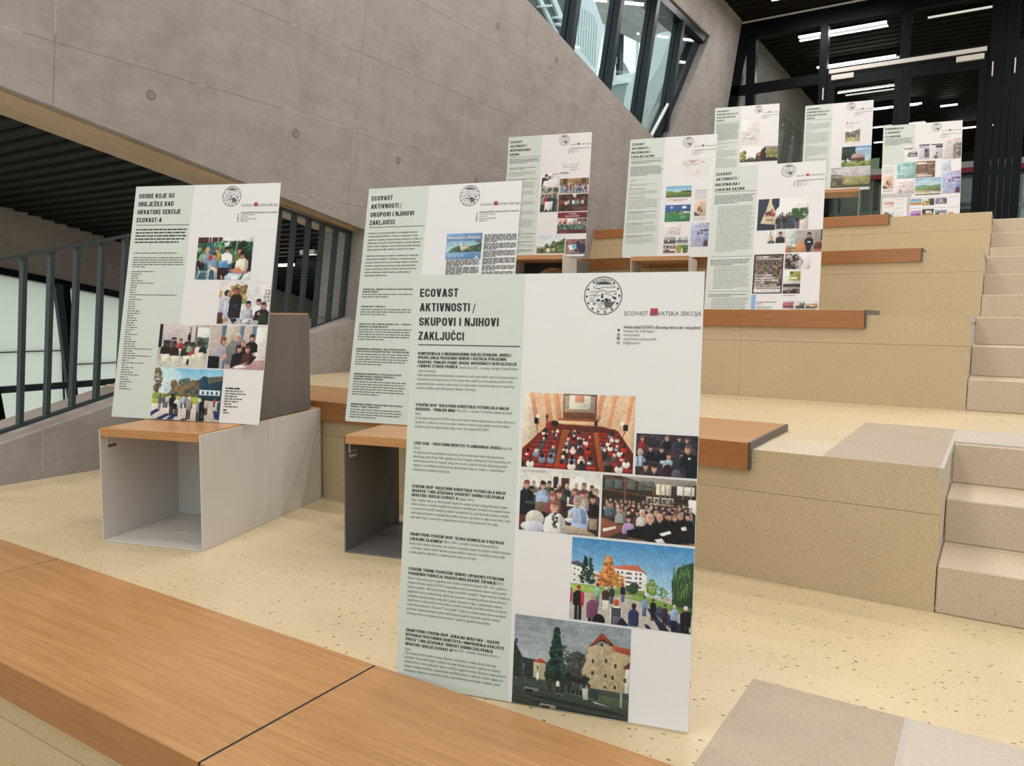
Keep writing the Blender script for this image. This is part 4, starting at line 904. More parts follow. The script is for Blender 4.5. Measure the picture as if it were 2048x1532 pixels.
def ph_generic(kind):
    def f(w, h):
        sd = sum(ord(c) for c in kind); p = Pic(w, h, '#b5b0aa', sd)
        if kind == 'certificate':
            p.rect(0, 0, 1, 1, '#cfcac8'); p.rect(.05, .30, .30, 1, '#26242a'); p.bust(.28, .34, .30, '#26242a', '#3a2c26'); p.poly([(.10, .95), (.16, .55), (.95, .42), (.97, .98)], '#dcd6d4'); p.line(.66, .05, 1, .06, .03, '#3a3c40'); p.line(.66, .05, .64, .34, .03, '#3a3c40'); p.rect(.40, .20, .55, .42, '#5a6a7a'); p.text(.3, .62, .8, .80, 3, '#b98a90', .5)
        elif kind == 'toast':
            p.rect(0, 0, 1, 1, '#6a655c'); p.blobs(0, 0, 1, .4, 60, .07, ['#8a857a', '#4a4a44', '#a09a8c']); p.rect(.0, .35, .08, 1, '#3a3a36')
            for x, c in ((.14, '#8a8078'), (.32, '#8a2436'), (.52, '#2a2c34'), (.76, '#22364a')): p.man(x, .98, .68, c, '#22242c')
            p.poly([(.26, .58), (.72, .56), (.68, .95), (.62, .85), (.5, .98), (.36, .88), (.24, .96)], '#cbc8c6')
        elif kind == 'group':
            p.rect(0, 0, 1, .45, '#7a5a3c'); p.rect(.12, 0, .24, .4, '#4a3424'); p.rect(.76, 0, .88, .4, '#4a3424'); p.rect(.3, 0, .7, .35, '#8f6f44'); crowd(p, 2, .06, .95, ['#8a3a44', '#3f6a90', '#a9a49c', '#2c4a5c', '#b98a90'], .14, .16, .42, .55); p.rect(0, .85, 1, 1, '#b0a89c')
            for i in range(9): p.man(.08 + .105 * i, .98, .52, ['#4f7aa0', '#b0aca8', '#b03a50', '#2f6a7a', '#7a8a6a', '#a3757a'][i % 6], '#4a5a74')
        elif kind == 'stage':
            p.rect(0, 0, 1, 1, '#4a2a1c'); p.blobs(0, 0, 1, 1, 120, .08, ['#5a3424', '#3a2016', '#6a4230', '#2a1812']); p.poly([(.46, 0), (.62, 0), (.54, .26)], '#d2cecc')
            for i in range(9): p.man(.18 + .08 * i, .80 + .05 * (i % 2), .52, ['#8a2a34', '#c2bab0', '#b0a89c', '#2a2c30', '#d2ccc4', '#4f7a80', '#5a9a90'][i % 7], '#2a2422')
            p.rect(.5, .72, 1, 1, '#6a4630', .6)
        elif kind == 'leaflet_red':
            p.rect(0, 0, 1, 1, '#6d1f2a'); p.text(.38, .06, .98, .14, 1, '#e2d8d8', .9); p.text(.26, .16, .98, .26, 1, '#e2d8d8', .9); p.rect(0, .28, 1, .58, '#c6beb8')
            for i, c in enumerate(['#b5aca0', '#c97a6a', '#cfc8bc', '#8fb0b8', '#6a3434', '#3a3c40']): p.rect(.02 + .165 * i, .30, .165 + .165 * i, .56, c); p.rect(.05 + .165 * i, .44, .13 + .165 * i, .56, ['#8a6a5a', '#5a4a44', '#a39a8c', '#a35a5a', '#c9c0bc', '#8a7a70'][i])
            p.rect(0, .58, 1, .84, '#4a5f50'); p.blobs(0, .6, 1, .82, 50, .05, ['#3a5a4a', '#5f7a68', '#6f8a80', '#334a3e']); p.text(.02, .93, .6, .97, 1, '#d2b8b8', .7)
        elif kind == 'meadow_horses':
            p.grad(0, .6, '#c2cdd4', '#d6d8d6'); p.poly([(0, .72), (.3, .66), (.6, .58), (1, .15), (1, 1), (0, 1)], '#5f6f3a'); p.blobs(.5, .40, 1, .9, 120, .06, ['#4a5f34', '#6f7f40', '#3a4c2c']); p.tree(.38, .48, .70, .08, ['#2f3f2c', '#3a4a34'], n=50); p.tree(.55, .50, .70, .06, ['#33422e'], n=40); p.blobs(0, .74, .5, .95, 60, .05, ['#7a7a44', '#5a6a3a']); p.ell(.42, .84, .07, .12, '#cfc6b8'); p.ell(.55, .84, .05, .12, '#8a7a68'); p.ell(.20, .86, .05, .1, '#3f3c34'); p.ell(.62, .80, .03, .10, '#cfc9c0')
        elif kind == 'painter':
            p.rect(0, 0, 1, 1, '#6f625c'); p.blobs(0, 0, 1, 1, 120, .09, ['#7d6a62', '#584a48', '#8f8078', '#9a5a50']); p.poly([(.52, .30), (.75, .24), (1, .40), (1, .9), (.7, .9)], '#2c2f4e'); p.ell(.62, .22, .10, .13, '#4a2c28'); p.poly([(.14, .42), (.52, .32), (.54, .66), (.20, .76)], '#cfd8de'); p.blobs(.3, .36, .50, .62, 20, .05, ['#4f9ab0', '#7ab8c6']); p.ell(.54, .74, .08, .08, '#1f1c20'); p.rect(.1, .8, .4, .95, '#8a7468')
        elif kind == 'field':
            p.grad(0, .5, '#5f9ac0', '#b5d0dc'); p.poly([(0, .44), (.3, .52), (.7, .50), (1, .40), (1, 1), (0, 1)], '#5f7434'); p.rect(0, .58, 1, 1, '#55682f'); p.blobs(.6, .42, 1, .54, 50, .04, ['#2f4a30', '#3f5f38']); p.blobs(0, .44, .3, .54, 30, .03, ['#3a5a34']); p.poly([(0, .56), (.5, .54), (1, .60), (1, .68), (0, .66)], '#7a8a44', .6)
        elif kind == 'leaflet_green':
            p.rect(0, 0, 1, .48, '#2f5590'); p.rect(.50, 0, .515, 1, '#2a4a7a', .5); p.rect(0, .46, 1, 1, '#2f7a48'); p.blobs(.2, .40, .40, .62, 40, .06, ['#4a7a3a', '#6a5a34', '#2f5a3a']); p.blobs(.60, .40, .80, .58, 30, .05, ['#7a8a4a', '#4a6a3a']); p.poly([(.74, .40), (1, .44), (1, .50), (.78, .50)], '#cfd6d6'); p.ell(.75, .16, .09, .08, '#dfe4e2'); p.ell(.26, .16, .04, .08, '#b9c9d6'); p.text(.62, .70, .92, .84, 2, '#d8e2d6', .8); p.text(.1, .92, .3, .96, 1, '#a9c8ac', .7)
        elif kind == 'maiden':
            p.rect(0, 0, 1, 1, '#c9a890'); p.poly([(0, .72), (.55, 1), (0, 1)], '#3f3a40'); p.poly([(.55, .30), (.75, .10), (.70, .30), (.60, .60), (.55, .95), (.45, .95), (.42, .60)], '#c08a74'); p.poly([(.50, .30), (.34, .50), (.34, .75), (.44, .62)], '#3a2a26'); p.ell(.64, .60, .08, .18, '#2a2024'); p.ell(.5, .28, .12, .1, '#d8a890')
            p.line(.30, .75, .38, .30, .02, '#6a4a40'); p.line(.38, .30, .72, .08, .02, '#8a5a4c'); p.blobs(.6, .2, 1, .6, 20, .1, ['#c4b09a', '#b9a890'], .4)
        elif kind == 'bw_pair':
            p.rect(0, 0, .49, 1, '#8f9294'); p.rect(0, .45, .49, .70, '#55585c'); p.rect(0, .70, .49, 1, '#4a4e4e'); p.rect(.17, .42, .24, .70, '#c2c4c4'); p.rect(.49, 0, .51, 1, '#dcd8d8'); p.rect(.51, 0, 1, 1, '#a9adb0'); p.rect(.51, .50, 1, .75, '#5a6064'); p.rect(.51, .75, 1, 1, '#8a8e90'); p.tree(.66, .15, .80, .05, ['#26302e', '#333d3a'], 'fir', 60)
        elif kind == 'four_small':
            p.rect(0, 0, 1, 1, '#d6d2d2'); p.rect(0, 0, .47, .44, '#4a4446'); p.rect(.10, .1, .3, .35, '#b9b4b4'); p.rect(.53, .0, 1, .44, '#5f3a3a'); p.rect(.65, .1, .9, .3, '#c9bcb8'); p.rect(0, .54, 1, 1, '#7a5a52'); p.rect(.2, .54, .5, .8, '#4a4234'); p.rect(.55, .54, 1, .72, '#c9c2bc')
        elif kind == 'garden':
            p.rect(0, 0, 1, 1, '#b9bca8'); p.blobs(0, .1, .42, .9, 60, .10, ['#8f8a3c', '#a39a48', '#7a7a34']); p.blobs(.55, .1, 1, .9, 60, .10, ['#3f6a34', '#557f40', '#2f5a2c']); p.poly([(.40, 1), (.50, .4), (.62, 1)], '#d2cec4')
        elif kind == 'blue_flyer':
            p.rect(0, 0, 1, 1, '#a3a9c8'); p.blobs(0, 0, 1, 1, 40, .08, ['#b0b6d2', '#949cc0'], .5); p.rect(.80, .02, .98, .05, '#b53a4c'); p.text(.25, .10, .85, .20, 4, '#5f6a94', .6); p.text(.03, .30, .40, .44, 3, '#6f7aa0', .6); p.rect(.36, .36, .48, .50, '#5f5a84'); p.rect(.52, .28, .68, .36, '#7a3a5c'); p.rect(.52, .40, .68, .48, '#8a4a6a'); p.rect(.72, .27, .98, .36, '#6a4a70'); p.rect(.72, .42, .98, .54, '#8a8aa8'); p.rect(.72, .58, .98, .72, '#6a8ab8'); p.rect(.74, .74, .98, .98, '#5a2a44'); p.text(.32, .56, .66, .78, 7, '#7a84a8', .5); p.text(.03, .52, .28, .95, 10, '#7a84a8', .5); p.text(.34, .82, .66, .95, 4, '#7a84a8', .5)
        elif kind == 'tote':
            p.rect(0, 0, 1, 1, '#d2cdcc'); p.rect(.42, 0, .82, .60, '#dcd8d6'); p.poly([(0, 0), (.42, 0), (.42, .25), (.36, .36), (.36, 1), (0, 1)], '#27303f'); p.poly([(.06, .78), (.20, .18), (.22, 0), (.27, 0), (.27, .14), (.36, .42), (.37, .84)], '#c6b896'); p.blobs(.15, .32, .34, .55, 26, .03, ['#2f4a34', '#a3343c', '#3a3a30', '#b5404a']); p.rect(.13, .64, .28, .66, '#4a443c'); p.rect(.18, .68, .32, .70, '#4a443c')
            for i in range(9): p.man(.40 + .045 * i, .98, .42 + .05 * (i % 3), ['#26242a', '#3a3634', '#4a4648', '#1d1c20'][i % 4], '#26262c')
            p.man(.72, .96, .36, '#3a5a8a', '#2c4470'); p.rect(.86, .25, 1, 1, '#c9bfb6'); p.blobs(.66, .36, .98, .68, 110, .035, ['#2f4a30', '#3f5f38', '#26402a', '#4a6a40']); p.rect(.80, .60, .83, 1, '#3a3024')
        elif kind == 'two_people':
            p.rect(0, 0, 1, 1, '#b9b4b0'); p.rect(.40, 0, .45, 1, '#d6d2d2'); p.rect(.12, 0, .2, .6, '#8a857f'); p.bust(.22, .72, .34, '#4a4a50', '#b0a090'); p.bust(.72, .42, .36, '#22242c', '#2a201c'); p.rect(.48, .55, .96, 1, '#23252d')
        elif kind == 'speaker':
            p.rect(0, 0, 1, 1, '#9a8f88'); p.rect(0, 0, .28, .80, '#b5bab4'); p.blobs(.04, .04, .26, .7, 20, .07, ['#a3aca8', '#c6cac4']); p.rect(.02, .78, .28, .82, '#3a3030'); p.rect(.97, 0, 1, .5, '#2a2426'); p.poly([(.52, .85), (.54, .42), (.62, .34), (.72, .38), (.74, .60), (.68, 1), (.60, 1)], '#1d1c1f'); p.bust(.64, .32, .22, '#1d1c1f', '#2c201c', '#b9826c'); p.rect(.60, .52, .70, .58, '#d8d4d0'); p.ell(.42, .90, .16, .34, '#b5784a'); p.ell(.08, .92, .08, .22, '#a86a44'); p.ell(.92, .80, .14, .24, '#5a3028'); p.rect(.80, .88, 1, 1, '#a3504c')
        elif kind == 'leaves':
            p.rect(0, 0, 1, 1, '#584a40'); p.blobs(.03, .03, .97, .97, 420, .022, ['#6f5f50', '#463a32', '#8a7a68', '#5f4a3c', '#9a8a78', '#3a302a']); p.rect(0, 0, 1, .03, '#33302e'); p.rect(0, .97, 1, 1, '#33302e'); p.rect(0, 0, .04, 1, '#33302e'); p.rect(.96, 0, 1, 1, '#33302e')
            for x0, x1, y in ((.08, .52, .05), (.08, .94, .105), (.06, .66, .52), (.06, .72, .585), (.06, .88, .65), (.06, .40, .72), (.06, .80, .775), (.06, .95, .825)): p.rect(x0, y, x1, y + .032, '#d6d0cc'); p.text(x0 + .01, y + .006, x1 - .01, y + .028, 1, '#4a4440', .8)
            p.rect(.06, .88, .95, .975, '#dcd8d6'); p.text(.10, .90, .9, .96, 3, '#8a8684', .6)
        elif kind == 'panel_view':
            p.rect(0, 0, 1, 1, '#b5b0ae'); p.blobs(0, .05, .55, 1, 70, .10, ['#26242a', '#3a3434', '#5f3a3a', '#8a7a70', '#1d1c20', '#a39a94']); p.poly([(.55, 0), (1, 0), (1, 1), (.62, 1)], '#c9c5c4'); p.poly([(.58, .1), (.74, .5), (.62, .95)], '#8f8b88'); p.poly([(.86, 1), (.92, .72), (1, .96)], '#a39c94')
        elif kind == 'projection':
            p.rect(0, 0, 1, 1, '#3a3434'); p.rect(0, 0, 1, .58, '#c2c8c0'); p.rect(.36, .04, .98, .44, '#8f9a3a'); p.rect(.38, .05, .55, .15, '#3a3c34'); p.poly([(.66, .20), (.90, .10), (.94, .24), (.8, .3)], '#a36a4a'); p.rect(.40, .30, .82, .38, '#dde0c8'); p.rect(0, .72, 1, .88, '#8a8684'); p.bust(.68, .78, .16, '#2a2426', '#2a201c'); p.bust(.35, .95, .12, '#8a2a34', '#26201e'); p.bust(.88, .94, .12, '#2a2c34', '#26201e')
        elif kind == 'red_house':
            p.rect(0, 0, 1, .3, '#b0a8a8'); p.rect(0, .25, 1, 1, '#8a3a44'); p.poly([(0, .3), (.3, .15), (1, .1), (1, .3)], '#c2747a'); p.rect(0, .85, 1, 1, '#8a8482')
            for x in (.1, .3, .5, .7, .88): p.rect(x, .4, x + .08, .58, '#d2b8b8'); p.rect(x, .65, x + .08, .85, '#5a2430')
        elif kind == 'street':
            p.grad(0, .5, '#b5bcc4', '#d0d0d0'); p.rect(0, .35, .35, .8, '#c2b8ac'); p.poly([(.1, .7), (.9, .5), (1, 1), (.2, 1)], '#4a4848'); p.rect(.5, .3, 1, .6, '#6f7a64'); p.blobs(.5, .3, 1, .55, 20, .1, ['#55604a', '#7a8068'])
        elif kind == 'roofs':
            p.grad(0, .4, '#c2c4c8', '#d8d4d0'); p.poly([(0, .5), (.5, .35), (1, .3), (1, 1), (0, 1)], '#a38468'); p.poly([(0, .6), (.9, .9), (1, 1), (0, 1)], '#5f5048'); p.rect(.4, .55, .6, .75, '#d2c4b4')
        elif kind == 'dark_small':
            p.rect(0, 0, 1, 1, '#4a4c50'); p.blobs(0, 0, 1, 1, 20, .2, ['#2a2c30', '#77797c', '#3a3c40'])
        elif kind == 'green_small':
            p.rect(0, 0, 1, 1, '#1d4a38'); p.blobs(0, 0, 1, 1, 20, .2, ['#2f8a5f', '#173428', '#26644a'])
        elif kind == 'faded_emblem':
            p.rect(0, 0, 1, 1, '#d2c8c8'); p.grad(.45, 1, '#d0c8c8', '#c6c6c2')
            for y, d in ((.12, .05), (.25, -.06), (.42, .08), (.52, -.05), (.86, -.1)): p.line(.02, y, .98, y + d, .012, '#bcb2b4', .7)
            p.poly([(.36, .42), (.46, .62), (.26, .62)], '#b4b0b0'); p.rect(.54, .63, .76, .78, '#b4b2b0'); p.rect(.05, .68, .35, .74, '#b9b5b2'); p.ell(.5, .74, .2, .06, '#bcb8b6'); p.rect(.40, .315, .64, .325, '#8a8686'); p.rect(.36, .35, .70, .36, '#8a8686')
        elif kind == 'village_house':
            p.rect(0, 0, 1, 1, '#d0cacd'); p.line(.03, .04, .05, .12, .03, '#4a4a44'); p.blobs(.0, .35, .13, 1, 60, .09, ['#8f8a48', '#6f7034', '#a39a58', '#4a4c2a']); p.rect(.0, .9, 1, 1, '#4a443e'); p.rect(.14, .82, .55, 1, '#3a3430'); p.blobs(.24, .72, .36, .9, 12, .06, ['#6f6a6c', '#4a4648']); p.poly([(.42, .88), (.44, .55), (.46, .42), (.56, .40), (.56, .75)], '#3a2c28'); p.poly([(.45, .40), (.56, .38), (.56, .66), (.48, .68)], '#a5685a'); p.poly([(.54, .92), (.56, .30), (.66, .04), (1, .28), (1, .96)], '#2a2022'); p.poly([(.64, .0), (1, .06), (1, .28), (.71, .30)], '#8a7574'); p.blobs(.72, .34, 1, .72, 60, .09, ['#8f8a44', '#6a6a30', '#a39c5a'])
        elif kind == 'hill':
            p.rect(0, 0, 1, 1, '#d2cdd0'); p.poly([(0, .28), (.4, .16), (1, .0), (1, .62), (0, .62)], '#77786a'); p.blobs(0, .2, 1, .62, 50, .10, ['#6a6e62', '#8a887a', '#55584f']); p.rect(0, .60, 1, .92, '#a39a6a'); p.blobs(0, .62, 1, .9, 40, .05, ['#c6b98a', '#7a7a4a', '#8a8050']); p.rect(0, .9, 1, 1, '#c9c2b2')
        elif kind == 'log_house':
            p.grad(0, .8, '#6f93bc', '#c2d2dc'); p.ell(.7, .15, .3, .06, '#c9d6de', .5); p.blobs(0, 0, .40, .55, 110, .10, ['#24362c', '#33483a', '#1b2a22']); p.rect(.12, .4, .17, .85, '#241c18'); p.poly([(.30, .60), (.38, .38), (.74, .36), (.80, .58)], '#a38d88'); p.rect(.32, .58, .79, .76, '#553a36'); p.poly([(.38, .34), (.46, .26), (.50, .34)], '#3a3434'); p.rect(.40, .34, .47, .39, '#5a5050'); p.rect(0, .76, 1, 1, '#6f7f44'); p.blobs(0, .74, 1, 1, 70, .06, ['#7f8f4c', '#55683a', '#8f9a5a'])
        elif kind == 'mist':
            p.grad(0, .45, '#c2bcc0', '#b9b6b4'); p.grad(.45, 1, '#8f8f6a', '#5a5a3a'); p.blobs(0, .45, .35, .9, 60, .11, ['#6a6050', '#4f4a3a', '#7a7260'], .7); p.blobs(.35, .5, 1, .85, 60, .10, ['#7f8a4a', '#8f9a58', '#a39a68'], .6); p.rect(0, .42, 1, .50, '#a9a8a0', .6); p.line(.0, .05, .25, .02, .02, '#6a6460'); p.line(.02, .1, .15, .35, .02, '#77706a'); p.rect(0, .88, 1, 1, '#4f5034'); p.line(.66, .02, .70, .2, .01, '#55524e')
        elif kind == 'news_photo':
            p.rect(0, 0, 1, 1, '#c9c5c8'); p.text(.04, .02, .98, .10, 1, '#8a868c', .6); p.text(.0, .16, 1, .40, 2, '#33303a', .9); p.rect(.26, .52, 1, 1, '#a3a0a6'); p.poly([(.26, .8), (.40, .62), (.7, .7), (1, .6), (1, 1), (.26, 1)], '#55545c'); p.rect(.4, .82, .9, .92, '#c2bfc2')
        elif kind == 'news_a':
            p.rect(0, 0, 1, 1, '#bdb9bf'); p.rect(.03, .0, 1, .10, '#4a4a62'); p.text(.05, .16, .98, .26, 2, '#4a4656', .9); p.rect(.52, .28, 1, .88, '#77747e'); p.rect(.55, .30, .8, .56, '#3a3844'); p.rect(.55, .62, .9, .84, '#55525c'); p.text(.04, .34, .46, .95, 12, '#8a868e', .6)
        elif kind == 'news_b':
            p.rect(0, 0, 1, 1, '#bdb9bf'); p.rect(.0, .0, 1, .09, '#3f3f58'); p.rect(.42, .12, .98, .26, '#33323c'); p.text(.04, .2, .4, .3, 2, '#4a4656', .8); p.poly([(.42, .72), (.50, .58), (.64, .54), (.56, .70)], '#33323c'); p.rect(.30, .80, .56, 1, '#4a4852'); p.text(.04, .36, .96, .52, 5, '#8a868e', .5); p.text(.62, .60, .96, .95, 8, '#8a868e', .5)
        elif kind == 'journal':
            p.rect(0, 0, 1, 1, '#c6bcba'); p.text(.1, .38, .48, .95, 13, '#a39a9a', .5); p.rect(.56, .30, .99, .93, '#66625e'); p.blobs(.56, .3, .98, .92, 26, .08, ['#77736e', '#524e4a', '#8f8a84']); p.ell(.30, .18, .10, .07, '#8f8a8c'); p.ell(.30, .18, .07, .05, '#c6bcba')
        elif kind == 'teal':
            p.rect(0, 0, 1, 1, '#86aeac'); p.blobs(0, 0, 1, 1, 50, .10, ['#7aa3a4', '#94b9b4', '#6f9a9e'], .6); p.rect(.20, .28, .84, .74, '#a9c6c2', .8); p.text(.26, .34, .78, .68, 6, '#7fa3a2', .6); p.line(0, .72, 1, .80, .03, '#b5d0cc'); p.rect(.86, .04, .90, .22, '#3f6f80'); p.ell(.45, .12, .08, .06, '#4f8088', .6)
        elif kind == 'leaves_small':
            p.rect(0, 0, 1, 1, '#6a503e'); p.blobs(0, 0, 1, 1, 160, .035, ['#8a6a52', '#4f3a2c', '#a3856a', '#775a44']); p.rect(.02, .08, .55, .14, '#dcd6d2'); p.rect(.10, .14, .95, .18, '#d0cac6'); p.rect(.05, .76, .66, .81, '#dcd6d2'); p.rect(.05, .85, .86, .96, '#cfc8c4')
        elif kind == 'pale_blue':
            p.rect(0, 0, 1, 1, '#b5bcca'); p.blobs(0, .3, 1, 1, 20, .14, ['#a9b4c4', '#c2c6d0'], .6); p.rect(.1, .72, .9, .76, '#8a94a8', .5)
        elif kind == 'valley':
            p.grad(0, .5, '#7fa8c2', '#b9ccd4'); p.ell(.4, .2, .3, .06, '#c6d6dc', .5); p.poly([(0, .48), (.3, .40), (.6, .46), (1, .38), (1, .62), (0, .62)], '#5f8578'); p.poly([(0, .58), (.5, .52), (1, .56), (1, .76), (0, .74)], '#6f8a4a'); p.poly([(.4, .62), (1, .58), (1, .82), (.5, .74)], '#5f6a3a'); p.rect(0, .74, .6, .86, '#a39478'); p.rect(0, .86, 1, .93, '#c9c2b6'); p.rect(0, .94, 1, 1, '#5a544a')
        elif kind == 'doodle':
            p.rect(0, 0, 1, 1, '#d0c8ca'); p.text(.15, .06, .7, .10, 1, '#8a8080', .6)
            for x in (.12, .26, .40): p.ell(x, .36, .05, .12, '#a89ea0'); p.ell(x, .36, .035, .09, '#d0c8ca')
            p.line(.42, .55, .44, .85, .05, '#a33040'); p.line(.48, .40, .60, .34, .05, '#b04a58'); p.line(.5, .68, .66, .64, .04, '#b04a58'); p.line(.68, .25, .92, .55, .03, '#b0a6a8'); p.line(.15, .7, .38, .74, .03, '#b05a64')
        elif kind == 'pink_strip':
            p.rect(0, 0, 1, 1, '#bdb2b6'); p.line(.12, .3, .30, .4, .14, '#6a4450'); p.line(.30, .4, .18, .9, .14, '#6a4450'); p.rect(.42, .4, .92, .62, '#c27a8a', .5)
        elif kind == 'sky_small':
            p.grad(0, .6, '#4f86b4', '#9cc0d0'); p.rect(0, .55, 1, 1, '#a3704f'); p.rect(0, .7, 1, .8, '#c29a72')
        elif kind == 'house_small':
            p.grad(0, .5, '#cfc9c6', '#d8d2cc'); p.poly([(.5, .1), (1, .0), (1, 1), (.3, 1)], '#3f3a34'); p.rect(0, .5, .6, 1, '#8a7650'); p.blobs(0, .3, .6, .9, 16, .14, ['#a8905f', '#6a5f3a', '#c2a878'])
        elif kind == 'castle_small':
            p.rect(0, 0, 1, 1, '#55648a'); p.blobs(0, 0, 1, 1, 20, .16, ['#3f4a6a', '#7a84a0']); p.rect(.4, .2, .6, .7, '#c2b89a'); p.rect(.15, .6, .8, .85, '#8f8a78')
        elif kind == 'purple':
            p.rect(0, 0, 1, 1, '#a384aa'); p.rect(.1, .42, .88, .74, '#7d3f86'); p.text(.2, .15, .8, .3, 1, '#9a3a80', .7); p.text(.2, .5, .8, .66, 1, '#c99ad0', .8)
        elif kind == 'barn':
            p.rect(0, 0, 1, 1, '#c9c2bc'); p.rect(0, 0, 1, .2, '#2a2c2a'); p.rect(0, .1, .3, .6, '#33352f'); p.rect(.8, .1, .95, .5, '#3a3c38'); p.rect(0, .6, 1, 1, '#8a6a50'); p.rect(.35, .4, .7, .7, '#a8866a'); p.rect(0, .75, .5, .9, '#4a3428')
        elif kind == 'farm':
            p.grad(0, .5, '#4f7aa8', '#8aa8c2'); p.poly([(.1, .6), (.3, .25), (.8, .3), (1, .6)], '#8a6450'); p.rect(.1, .55, .9, .85, '#cfc0ac'); p.rect(0, .8, 1, 1, '#5a4a40'); p.blobs(0, .4, .3, .8, 10, .12, ['#2a2c2a'])
        elif kind == 'pink_photo':
            p.grad(0, .4, '#d0b9b4', '#c29a90'); p.rect(0, .4, 1, .55, '#a36a58'); p.rect(0, .55, 1, 1, '#ccbcb8')
        elif kind == 'portrait':
            p.rect(0, 0, .5, 1, '#8f857c'); p.rect(.5, 0, 1, 1, '#a9b0b8'); p.bust(.28, .6, .5, '#4a4a50', '#3a2c26')
        elif kind == 'orange': p.rect(0, 0, 1, 1, '#d0784a')
        p.shade(.05); return p
    return f
